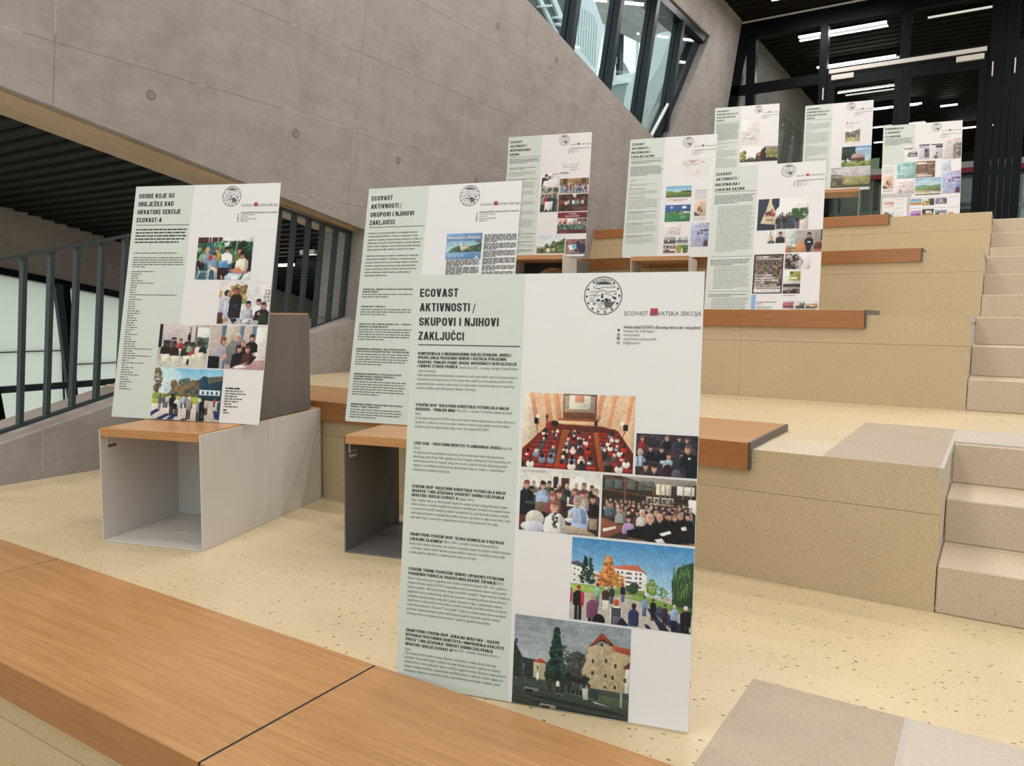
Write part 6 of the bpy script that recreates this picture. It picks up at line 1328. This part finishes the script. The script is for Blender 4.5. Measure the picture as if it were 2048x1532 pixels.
EMB = emblem_mesh()

glyphs([('ECOVAST', -.004), ('HRVATSKA SEKCIJA', -.004), ('Hrvatska sekcija ECOVAST-a (Europskog vijeća za sela i male gradove)', .012), ('Froudeova 78, 10 020 Zagreb', 0), ('www.ecovast.hr', 0), ('www.facebook.com/EcovastHR/', 0), ('info@ecovast.hr', 0), ('f', .02)])
def letterhead():
    a, b, c, d, e = Ink(), Ink(), Ink(), Ink(), Ink()
    a.text('ECOVAST', .5275, .0976, .0525, .0094, -.004); a.text('HRVATSKA SEKCIJA', .5845, .0976, .1115, .0094, -.004)
    b.rect(.5850, .0815, .6015, .0976)
    c.text('Hrvatska sekcija ECOVAST-a (Europskog vijeća za sela i male gradove)', .5265, .1267, .1690, .0062, .012)
    for w, t, l in (('Froudeova 78, 10 020 Zagreb', .1355, .0679), ('www.ecovast.hr', .1440, .0375), ('www.facebook.com/EcovastHR/', .1532, .0743), ('info@ecovast.hr', .1620, .0385)): d.text(w, .5265, t, l, .0056, 0)
    # pin, globe, letter tile, envelope
    n = 14
    e.add([(.5153 + .0024 * math.cos(2 * math.pi * i / n), -.1304 + .0024 * math.sin(2 * math.pi * i / n)) for i in range(n)], [tuple(range(n))]); e.add([(.5131, -.1312), (.5175, -.1312), (.5153, -.1350)], [(0, 1, 2)])
    e.stroke([(.5153 + .0026 * math.cos(2 * math.pi * i / n), -.1414 + .0028 * math.sin(2 * math.pi * i / n)) for i in range(n + 1)], .0009); e.rect(.5127, .1410, .5179, .1418)
    e.rect(.5124, .1466, .5146, .1528); e.rect(.5146, .1466, .5184, .1480); e.rect(.5168, .1480, .5184, .1528); e.rect(.5146, .1518, .5156, .1528)
    e.stroke([(.5125, -.1580), (.5183, -.1580), (.5183, -.1620), (.5125, -.1620), (.5125, -.1580), (.5154, -.1602), (.5183, -.1580)], .0007)
    return [('logo_lettering', a.build('logo_lettering', M['ink2'])), ('logo_square', b.build('logo_square', M['red'])), ('contact_heading', c.build('contact_heading', M['ink'])), ('contact_lettering', d.build('contact_lettering', M['ink2'])), ('contact_icons', e.build('contact_icons', M['ink']))]
HEAD = letterhead()

# ------------------------------------------------------------------ exhibition posters
def outline(w, h, corner):
    """sheet outline; corner maps a corner name to the size of its worn bevel"""
    pts = []
    for nm, x, z, dx, dz in (('BL', 0, 0, 1, 1), ('BR', w, 0, -1, 1), ('TR', w, h, -1, -1), ('TL', 0, h, 1, -1)):
        r = corner.get(nm, 0)
        if not r: pts.append((x, z)); continue
        arc = []
        for i in range(5):
            a = math.pi / 2 * i / 4; arc.append((x + dx * r * (1 - math.sin(a)), z + dz * r * (1 - math.cos(a))))
        arc = [(x + dx * (r - r * math.cos(a)), z + dz * (r - r * math.sin(a))) for a in [math.pi / 2 * i / 4 for i in range(5)]]
        pts += arc if nm in ('BL', 'TR') else arc[::-1]
    return pts

def poster(label, pose, title, photos, corner={}, rest=1.0, side=True, lean_on=None):
    x, y, z, yaw, ln, ro = pose
    p = bpy.data.objects.new('exhibition_poster', None); p.empty_display_size = .1; COL.objects.link(p)
    tag(p, label, 'poster', 'exhibition posters')
    dx = Vector((math.cos(yaw), math.sin(yaw), 0)); nb = Vector((-math.sin(yaw), math.cos(yaw), 0))
    up = Vector((0, 0, 1)) * math.cos(ln) + nb * math.sin(ln)
    d2 = dx * math.cos(ro) + up * math.sin(ro); u2 = up * math.cos(ro) - dx * math.sin(ro); n2 = u2.cross(d2)
    m = Matrix.Identity(4)
    for i in range(3): m[i][0], m[i][1], m[i][2] = d2[i], n2[i], u2[i]
    m.translation = (x, y, z); p.matrix_world = m
    o = outline(.70, 1.0, corner)
    prism('board', [(a, 0, c) for a, c in o], (0, .0010, 0), M['board'], p)
    prism('backing', [(a, .0010, c) for a, c in o], (0, .0045, 0), M['board_edge'], p)
    if side:
        q = outline(.288, 1.0, {k: v for k, v in corner.items() if k == 'BL'})
        mesh('sidebar_print', [(a, -.0004, c) for a, c in q], [tuple(range(len(q)))], M['side'], p)
    e = link('emblem', EMB, None, p); e.scale = (.0438,) * 3; e.location = (.4762, -.0012, 1 - .0528)
    for nm, me in HEAD:
        c = link(nm, me, None, p); c.location = (0, -.0010 if nm == 'logo_square' else -.0014, 1.0)
    k = Ink()
    for w, a, t, wd in title: k.bold(w, a, t, wd, .0200)
    t_rule = .1722 if len(title) > 3 else .1375
    k.rect(.0205, t_rule - .0010, .2835, t_rule + .0010)
    k.build('title_lettering', M['ink'], p)
    for fn, (x0, t0, x1, t1), px in photos:
        pic = fn(px[0], px[1]); ob = pic_grid('photo_print', pic.out(), x0, t0, x1, t1, p); ob.location = (0, 0, 1.0)
    # cardboard strut behind the sheet
    if lean_on is None:
        zl = .5
        a = p.matrix_world.inverted()
        def wpt(s, h, back): return a @ (Vector((x, y, z)) + dx * s + nb * back + Vector((0, 0, h)))
        f0, f1 = Vector((.32, .007, zl)), Vector((.38, .007, zl))
        bk = .24 if z < .1 or .9 < z < 1 or 1.8 < z < 1.9 else .16
        g0, g1 = wpt(.32, .006, bk), wpt(.38, .006, bk)
        prism('strut', [f0, f1, g1, g0], a.to_3x3() @ (nb * .003), M['cardboard'], p)
    return p

def body(p, items, cap_h=.0070, cap_b=.0058, bold_body=0.0, bmat='ink2'):
    glyphs([(w, bold_body) for kd, w, _, _, _ in items if kd == 'b'])
    h, b = Ink(), Ink()
    for kd, w, s_, t, wd in items:
        if kd == 'h': h.bold(w, s_, t, wd, cap_h)
        else: b.text(w, s_, t, wd, cap_b, bold_body)
    h.build('heading_lettering', M['ink'], p); b.build('body_lettering', M[bmat], p)

G = ph_generic
T_A = [('ECOVAST', .0190, .0540, .1012), ('AKTIVNOSTI', .0198, .0895, .1320), ('/', .1583, .0915, .0088)]
# large front poster
PB = poster('large poster standing on the floor against the front bench, castle tower photo at its foot', (-1.1994, 1.378, .001, .2455, .1173, .0059),
    T_A + [('SKUPOVI I NJIHOVI', .0196, .1250, .2074), ('ZAKLJUČCI', .0196, .1600, .1202)],
    [(ph_auditorium, (.2983, .2796, .5587, .4528), (220, 146)), (ph_dark, (.5644, .3614, .6990, .4536), (120, 82)), (ph_seated, (.2983, .4585, .4863, .5993), (156, 118)),
     (ph_hall, (.4917, .4588, .6990, .5996), (184, 124)), (ph_square, (.4274, .6054, .6990, .7903), (240, 164)), (ph_castle, (.2983, .7957, .5687, .9997), (230, 174))], {'BL': .03})
body(PB, PB_TEXT)

# left poster
R1 = random.Random(41)
P1 = poster('poster titled OSOBE KOJE SU with a long name list, on the leftmost box', (-3.1532, 1.8176, .4530, .3215, .1855, -.0072),
    [('OSOBE KOJE SU', .0213, .0535, .1754), ('OBILJEŽILE RAD', .0213, .0890, .1761), ('HRVATSKE SEKCIJE', .0216, .1245, .2144), ('ECOVAST-A', .0218, .1597, .1249)],
    [(ph_cafe, (.337, .2284, .5976, .4084), (112, 86)), (ph_meeting, (.4618, .4150, .6990, .5933), (106, 88)), (ph_lecture, (.1945, .6001, .4334, .7782), (106, 86)), (ph_laptop, (.4385, .5996, .6990, .7786), (114, 88)), (ph_outing, (.1909, .7849, .5166, .9990), (146, 108))], lean_on='box')
k = Ink(); g = Ink()
k.para(.0230, .1949, .258, 5, .0052, R1, .0138, .86, .06); k.words(.533, .8609, .066, .0055, R1); k.words(.5314, .9500, .016, .0055, R1)
g.words(.024, .2967, .214, .0036, R1, .016); g.para(.024, .3172, .251, 5, .0034, R1, .00985, .25, .03)
for i in range(51):
    l = {0: .113, 5: .113, 10: .235, 33: .14, 36: .14, 39: .112, 44: .09}.get(i, .028 + .035 * R1.random()); g.words(.0245 - .00003 * i, .3771 + .0101 * i, l, .0034, R1, .014)
for i, l in enumerate((.083, .096, .06, .082, .063, .035, .065)): g.words(.5325, .8715 + .0106 * i, l, .0045, R1, .014)
g.words(.5314, .9604, .029, .0045, R1)
k.build('bold_print', M['ink'], P1); g.build('small_print', M['ink2'], P1)

# second poster of the front row
R2 = random.Random(42)
P2 = poster('poster with a blue memorandum leaflet picture, behind the large front one', (-2.2784, 2.3044, .4515, .2074, .2079, .002),
    T_A + [('SKUPOVI I NJIHOVI', .0203, .1258, .2086), ('ZAKLJUČCI', .0205, .1612, .1207)],
    [(ph_memo, (.3914, .2104, .5471, .3182), (74, 54))], {'BL': .008})
body(P2, P2_TEXT, .0066, .0064, .014, 'ink')
glyphs([('Memorandum iz Mošćenica', .014)])
k = Ink(); k.text('Memorandum iz Mošćenica', .398, .2330, .143, .0115, .014); k.build('leaflet_lettering', M['white_paint'], P2, -.0015)
g = Ink()
for t, n in ((.4645, 2), (.5290, 3), (.6140, 5), (.7190, 5), (.8345, 6), (.9505, 4)): g.para(.0205, t, .250, n, .0036, R2, .0105, .5, .06)
for x0, t0, n in ((.3975, .3243, 1),): 
    for a, n_ in ((.3243, 5), (.3535, 6), (.3880, 7), (.434, 8)): g.para(.398, a, .146, n_, .0034, R2, .0056, .5, .02)
t = .2212
for n_ in (6, 5, 5, 5, 4, 5, 3, 4, 5, 6): g.para(.5567, t, .140, n_, .0034, R2, .0056, .4, .02); t += .0056 * n_ + .0025
g.build('small_print', M['ink2'], P2)

def sidebars(p, rnd, blocks, mat='ink', h=.0036, x=.0205):
    """blocks: (top, lines, bold lines first, width, indent)"""
    k, g = Ink(), Ink()
    for t, n, nb, wd, ind in blocks:
        for i in range(n):
            q = k if i < nb else g
            q.words(x + (ind if i >= nb else 0), t + .0105 * i, wd * ((1 - .10 * rnd.random()) if i < n - 1 else .55), h if i < nb else h * .62, rnd, .018)
    k.build('bold_print', M['ink'], p); g.build('small_print', M['ink2'], p)

P3 = poster('poster titled MEĐUNARODNA RAZINA, standing on the box with the round hole', (-3.4773, 5.3082, 1.3655, .2411, .1541, -.0031),
    T_A + [('MEĐUNARODNA', .0182, .1240, .1754), ('RAZINA', .0185, .1585, .0806)],
    [(G('certificate'), (.3000, .3213, .4499, .4323), (48, 36)), (G('toast'), (.305, .4375, .4512, .6372), (46, 64)), (G('group'), (.4570, .3693, .6962, .4912), (78, 42)), (G('stage'), (.4566, .4977, .6990, .6367), (80, 48)), (G('leaflet_red'), (.4575, .6448, .6990, .8159), (80, 58)), (G('meadow_horses'), (.2967, .8260, .5291, .9742), (78, 50)), (G('painter'), (.5365, .8631, .6990, .9833), (56, 42))], {'BR': .025})
sidebars(P3, random.Random(43), [(.1930, 4, 4, .255, 0), (.2648, 2, 2, .250, 0), (.2990, 4, 0, .235, 0), (.3603, 2, 2, .25, 0), (.3870, 6, 0, .24, 0), (.463, 4, 0, .245, 0), (.5290, 1, 1, .24, 0), (.546, 4, 0, .245, 0), (.610, 1, 1, .25, 0), (.627, 4, 0, .245, 0), (.682, 1, 1, .255, 0), (.699, 7, 0, .245, 0), (.795, 1, 1, .262, 0), (.813, 2, 2, .255, 0), (.836, 3, 0, .25, 0), (.878, 2, 2, .25, 0), (.902, 3, 0, .25, 0), (.945, 3, 3, .25, 0)])
k = Ink()
for t, l in ((.252, .012), (.266, .06), (.280, .045)): k.words(.48, t, l, .004, R2)
for t, l in ((.256, .085), (.275, .07), (.283, .06), (.298, .08), (.306, .05)): k.words(.535, t, l, .003, R2)
k.rect(.458, .314, .528, .331); k.build('partner_print', M['ink3'], P3)

P4 = poster('poster with a faint red map and green field photo, left of the tote bag poster', (-2.6394, 5.8176, 1.3670, .191, .1966, -.0053),
    T_A + [('NACIONALNA I', .0165, .1240, .1591), ('LOKALNA RAZINA', .0165, .1600, .1926)],
    [(G('field'), (.3253, .4155, .5259, .5087), (60, 28)), (G('leaflet_green'), (.3271, .5705, .5282, .7082), (60, 42)), (G('maiden'), (.5590, .5431, .6475, .6658), (30, 38)), (G('bw_pair'), (.3337, .8329, .5242, .8885), (60, 20)), (G('four_small'), (.3336, .9015, .4277, .9651), (34, 24)), (G('garden'), (.4323, .8978, .5284, .9648), (34, 24)), (G('blue_flyer'), (.5433, .7240, .6803, .9164), (46, 64)), (G('doodle'), (.330, .729, .461, .816), (46, 32))], {'BL': .022})
sidebars(P4, random.Random(44), [(.190, 3, 3, .262, 0), (.238, 8, 8, .262, 0), (.347, 2, 0, .10, 0), (.386, 2, 0, .235, 0), (.427, 1, 1, .25, 0), (.444, 4, 0, .245, 0), (.499, 1, 1, .25, 0), (.516, 8, 0, .255, 0), (.618, 2, 2, .25, 0), (.642, 5, 0, .25, 0), (.714, 2, 2, .25, 0), (.738, 6, 0, .255, 0), (.818, 2, 2, .25, 0), (.842, 5, 0, .25, 0)])
glyphs([('UPOZNAJTE', 0), ('I SAČUVAJTE', 0), ('VINICU', 0), ('ČETIRI GODINE', 0), ('NASTOJANJA', 0)])
k = Ink()
for w, t, cap in (('UPOZNAJTE', .4899, .014), ('I SAČUVAJTE', .5126, .014), ('VINICU', .5300, .010), ('ČETIRI GODINE', .6845, .010), ('NASTOJANJA', .7007, .010)): k.text(w, .5585, t, .0890, cap, 0)
k.rect(.6385, .256, .6400, .340); k.words(.555, .458, .10, .003, R2); k.words(.565, .465, .08, .003, R2); k.build('leaflet_lettering', M['ink3'], P4)
k = Ink(); rr = random.Random(9); km = Ink()
curve = [(.455, -.245), (.475, -.262), (.470, -.285), (.485, -.305), (.51, -.322), (.54, -.330), (.575, -.338)]
top_ = [(.455, -.245), (.48, -.225), (.51, -.212), (.545, -.205), (.575, -.222), (.605, -.228), (.59, -.24), (.55, -.236), (.515, -.243), (.49, -.252), (.475, -.262)]
k.stroke(curve, .0012); k.stroke(top_, .0012)
for i in range(46):
    a, b = (rr.uniform(.43, .62), -rr.uniform(.198, .262)) if i < 34 else (rr.uniform(.47, .61), -rr.uniform(.28, .342)); l = rr.uniform(.015, .04); (k if rr.random() < .45 else km).stroke([(a, b), (a + l, b + rr.uniform(-.004, .004))], .0011)
for i in range(10): a, b = rr.uniform(.49, .55), -rr.uniform(.212, .24); k.stroke([(a, b), (a + .012, b + .004)], .003)
k.words(.3504, .5283, .15, .0045, rr); k.words(.3853, .5380, .083, .0045, rr)
k.build('map_print', M['redline'], P4); km.build('map_note_print', M['ink3'], P4)

P5 = poster('poster with a tote bag photo, standing behind the bench with the grey end plate', (-1.6506, 4.9474, .9165, .1298, .2309, .0069),
    T_A + [('NACIONALNA I', .0175, .1270, .1585), ('LOKALNA RAZINA', .0185, .1628, .1901)],
    [(G('tote'), (.3025, .2371, .6110, .4470), (102, 64)), (G('two_people'), (.3712, .4548, .4801, .5354), (38, 26)), (G('speaker'), (.4855, .4554, .6990, .5997), (76, 46)), (G('leaves'), (.2968, .6083, .4774, .8666), (62, 80)), (G('panel_view'), (.4863, .6085, .6380, .7095), (54, 32)), (G('projection'), (.4835, .7183, .5847, .8681), (36, 48)),
     (G('red_house'), (.4883, .9174, .5531, .9647), (24, 16)), (G('street'), (.5561, .9172, .6201, .9648), (24, 16)), (G('roofs'), (.6237, .9166, .6938, .9643), (26, 16)), (G('dark_small'), (.5333, .9698, .5956, .9990), (22, 10)), (G('green_small'), (.6090, .9696, .6822, .9990), (26, 10))], {'BL': .012})
sidebars(P5, random.Random(45), [(.198, 6, 6, .262, 0), (.274, 30, 0, .235, .026), (.640, 4, 4, .262, 0), (.682, 15, 0, .235, .026), (.873, 2, 2, .262, 0), (.897, 10, 0, .235, .026)])
k = Ink()
for t in (.615, .850): k.rect(.0205, t - .0008, .283, t + .0008)
k.words(.33, .925, .12, .004, R2); k.words(.33, .936, .03, .004, R2); k.para(.33, .955, .10, 3, .003, R2); k.words(.49, .882, .07, .003, R2); k.build('rule_print', M['ink2'], P5)
k = Ink(); k.rect(.2946, .8754, .3227, 1.0); k.build('strip_print', M['bluestrip'], P5, -.0008)

T_D = [('DOKUMENTI I', .0200, .0535, .1440), ('OSNOVNA NAČELA ZA', .0202, .0895, .2330), ('RURALNI PROSTOR', .0205, .1255, .2070), ('EUROPE', .0200, .1610, .0860)]
P6 = poster('poster with a faded leaflet and dark gabled village house, nearest the glass at left', (-2.881, 8.768, ZT[5] + BH + .0035, .2278, .1413, -.0006), T_D,
    [(G('faded_emblem'), (.2984, .1717, .4936, .4505), (36, 52)), (G('village_house'), (.2942, .4748, .6990, .6506), (76, 32))])
sidebars(P6, random.Random(46), [(.1935, 19, 19, .26, 0), (.408, 3, 0, .25, 0), (.462, 1, 1, .262, 0), (.488, 1, 1, .15, 0), (.503, 8, 0, .25, 0), (.600, 1, 1, .24, 0), (.615, 30, 0, .25, 0)])
P7 = poster('poster with log house and misty field photos on the box at the top landing', (-1.9796, 9.1406, ZT[5] + BH + .0035, .160, .1683, -.0006), T_D,
    [(G('hill'), (.4290, .3150, .5790, .4642), (30, 28)), (G('log_house'), (.4041, .5092, .6990, .7346), (60, 42)), (G('mist'), (.3032, .7414, .6990, .9675), (80, 44))])
sidebars(P7, random.Random(47), [(.204, 1, 1, .09, 0), (.218, 7, 0, .255, 0), (.308, 1, 1, .14, 0), (.324, 12, 0, .25, 0), (.471, 1, 1, .13, 0), (.487, 10, 0, .25, 0), (.604, 1, 1, .06, 0), (.62, 30, 0, .25, 0)])
k = Ink(); k.rect(.437, .231, .449, .249); k.build('mark_print', M['red'], P7)
k = Ink(); k.rect(.468, .232, .482, .248); k.rect(.499, .234, .512, .250); k.words(.53, .243, .05, .004, R2); k.words(.428, .272, .07, .003, R2); k.words(.428, .288, .09, .003, R2); k.build('partner_print', M['ink3'], P7)

P8 = poster('poster titled KOMUNIKACIJA with many small clippings, rightmost on the top landing', (-1.084, 8.585, 1.8450, .1939, .1471, .0038),
    [('KOMUNIKACIJA', .0165, .0455, .1656), ('S JAVNOŠĆU', .0165, .0850, .1384), ('I ČLANOVIMA', .0165, .1255, .1434)],
    [(G(n), r, px) for n, r, px in (('news_photo', (.199, .224, .315, .334), (26, 24)), ('news_a', (.326, .217, .422, .369), (22, 32)), ('news_b', (.434, .220, .535, .365), (24, 30)), ('journal', (.542, .172, .696, .378), (36, 42)), ('maiden', (.017, .518, .107, .646), (20, 26)), ('teal', (.138, .389, .303, .550), (38, 34)), ('leaves_small', (.306, .387, .475, .550), (40, 34)), ('pale_blue', (.531, .391, .611, .493), (18, 20)), ('valley', (.306, .556, .529, .727), (52, 36)), ('doodle', (.134, .558, .299, .652), (38, 20)), ('pink_strip', (.136, .654, .299, .707), (38, 10)), ('blue_flyer', (.536, .498, .698, .721), (38, 46)), ('sky_small', (.264, .765, .367, .824), (24, 12)), ('house_small', (.373, .762, .476, .832), (24, 14)), ('castle_small', (.486, .764, .585, .822), (24, 12)), ('purple', (.267, .882, .367, .950), (24, 14)), ('barn', (.374, .870, .477, .947), (24, 16)), ('farm', (.485, .885, .588, .939), (24, 10)), ('orange', (.599, .908, .646, .935), (4, 4)), ('pink_photo', (.033, .776, .120, .834), (20, 12)), ('portrait', (.03, .886, .123, .945), (20, 12)))], side=False)
mesh('sidebar_print', [(.0, -.0004, .60), (.202, -.0004, .60), (.202, -.0004, .785), (.288, -.0004, .785), (.288, -.0004, 1), (0, -.0004, 1)], [(0, 1, 2, 3, 4, 5)], M['side'], P8)
k = Ink(); k.rect(.0, .700, .136, .741); k.rect(.136, .712, .278, .741); k.rect(0, .741, .018, 1.0); k.rect(.236, .741, .262, 1.0); k.build('strip_print', M['greystrip'], P8, -.0004)
sidebars(P8, random.Random(48), [(.150, 6, 6, .255, 0)])
glyphs([('UPOZNAJTE', 0), ('I SAČUVAJTE', 0)])
k = Ink(); k.text('UPOZNAJTE', .02, .465, .085, .012, 0); k.text('I SAČUVAJTE', .02, .487, .085, .012, 0); k.words(.02, .435, .08, .003, R2); k.words(.02, .665, .085, .005, R2); k.words(.02, .677, .085, .005, R2)
for t in (.765, .80, .85, .895, .92): k.words(.135, t, .075, .003, R2)
for x in (.266, .374, .486, .60): k.words(x, .756, .09, .003, R2); k.words(x, .86, .09, .003, R2)
k.build('small_print', M['ink3'], P8)

# ------------------------------------------------------------------ lamps
def lamp(loc, label, length=1.25, watts=None, col=LAMP_COL, on=True, mat='tube', w=.07, group='linear ceiling lamps'):
    c = empty('ceiling_lamp', loc); tag(c, label, 'lamp', group)
    box('housing', -length / 2, length / 2, -w / 2, w / 2, .012, .05, M['slat'], c, .003)
    box('tube', -length / 2 + .01, length / 2 - .01, -w / 2 + .008, w / 2 - .008, -.012, .012, M[mat], c, .004)
    for s_ in (-.4, .4): box('hanger', s_ * length - .004, s_ * length + .004, -.004, .004, .05, ZC - loc[2] + .05 if loc[2] > 3 else .12, M['slat'], c)
    if watts:
        L = bpy.data.lights.new('lamp_light', 'AREA'); L.shape = 'RECTANGLE'; L.size = length; L.size_y = w
        L.energy = watts; L.color = col
        o = bpy.data.objects.new('lamp_light', L); COL.objects.link(o); o.parent = c; o.location = (0, 0, -.02)
    return c
HALL = 'linear ceiling lamp hanging above the seating steps'
for x in (-2.27, 1.0, 4.2):
    for i in range(10):  # rows carry on behind the camera, extended there to add frontal light
        y = 11.06 - 1.65 * i
        lamp((x, y, 5.2), HALL, watts=LAMP_W, group='hall ceiling lamps')
FAR = 'linear ceiling lamp beyond the right-hand door'
for x, y, l, wt in ((-2.27, 12.71, 1.25, 16), (-2.32, 14.38, 1.25, 16), (-2.08, 17.75, 1.0, 12), (-1.14, 18.2, .32, 5), (-.80, 20.5, .9, 10), (1.0, 14.3, 1.25, 14), (1.0, 17.7, 1.25, 12)):
    lamp((x, y, 5.2), {12.71: 'bright lamp nearest behind the glazed front, crossed by a mullion', 14.38: 'bright lamp just above the silver door closer rail', 17.75: 'bright lamp seen behind the double door centre stiles', 18.2: 'very short bright lamp above the clippings poster', 20.5: 'furthest bright lamp at the right of the clippings poster'}.get(y, FAR), l, wt, (1, .96, .9), group='lamps beyond the doors')
for x, y, l in ((-2.38, 16.49, .88), (-.70, 12.9, .9)):
    lamp((x, y, 5.22), 'dim cream light strip seen through the doors', l, None, mat='tube_warm', w=.05, group='dim strips beyond the doors')
lamp((-5.80, 4.90, 1.33), 'short light strip under the slatted ceiling behind the railing', .7, 4, mat='tube', w=.03, group='lamps under the stairs')
for y in (.3, 1.15): lamp((-5.75, y, slope(y) - .13), 'added unseen linear lamp under the sloping slatted ceiling', 1.25, 30, (1, .90, .78), w=.05, group='lamps under the stairs')  # out of view, added to brighten the space behind the railing
em = empty('emergency_light', (-4.90, 4.57, 1.40)); tag(em, 'small white emergency light box under the dark slats behind the railing', 'light')
box('casing', -.09, .09, -.04, .04, -.02, .02, M['white_paint'], em, .006); box('lens', -.05, .06, -.025, .025, -.024, -.019, M['tube_warm'], em); box('hanger', -.01, .01, -.01, .01, .02, .06, M['slat'], em)
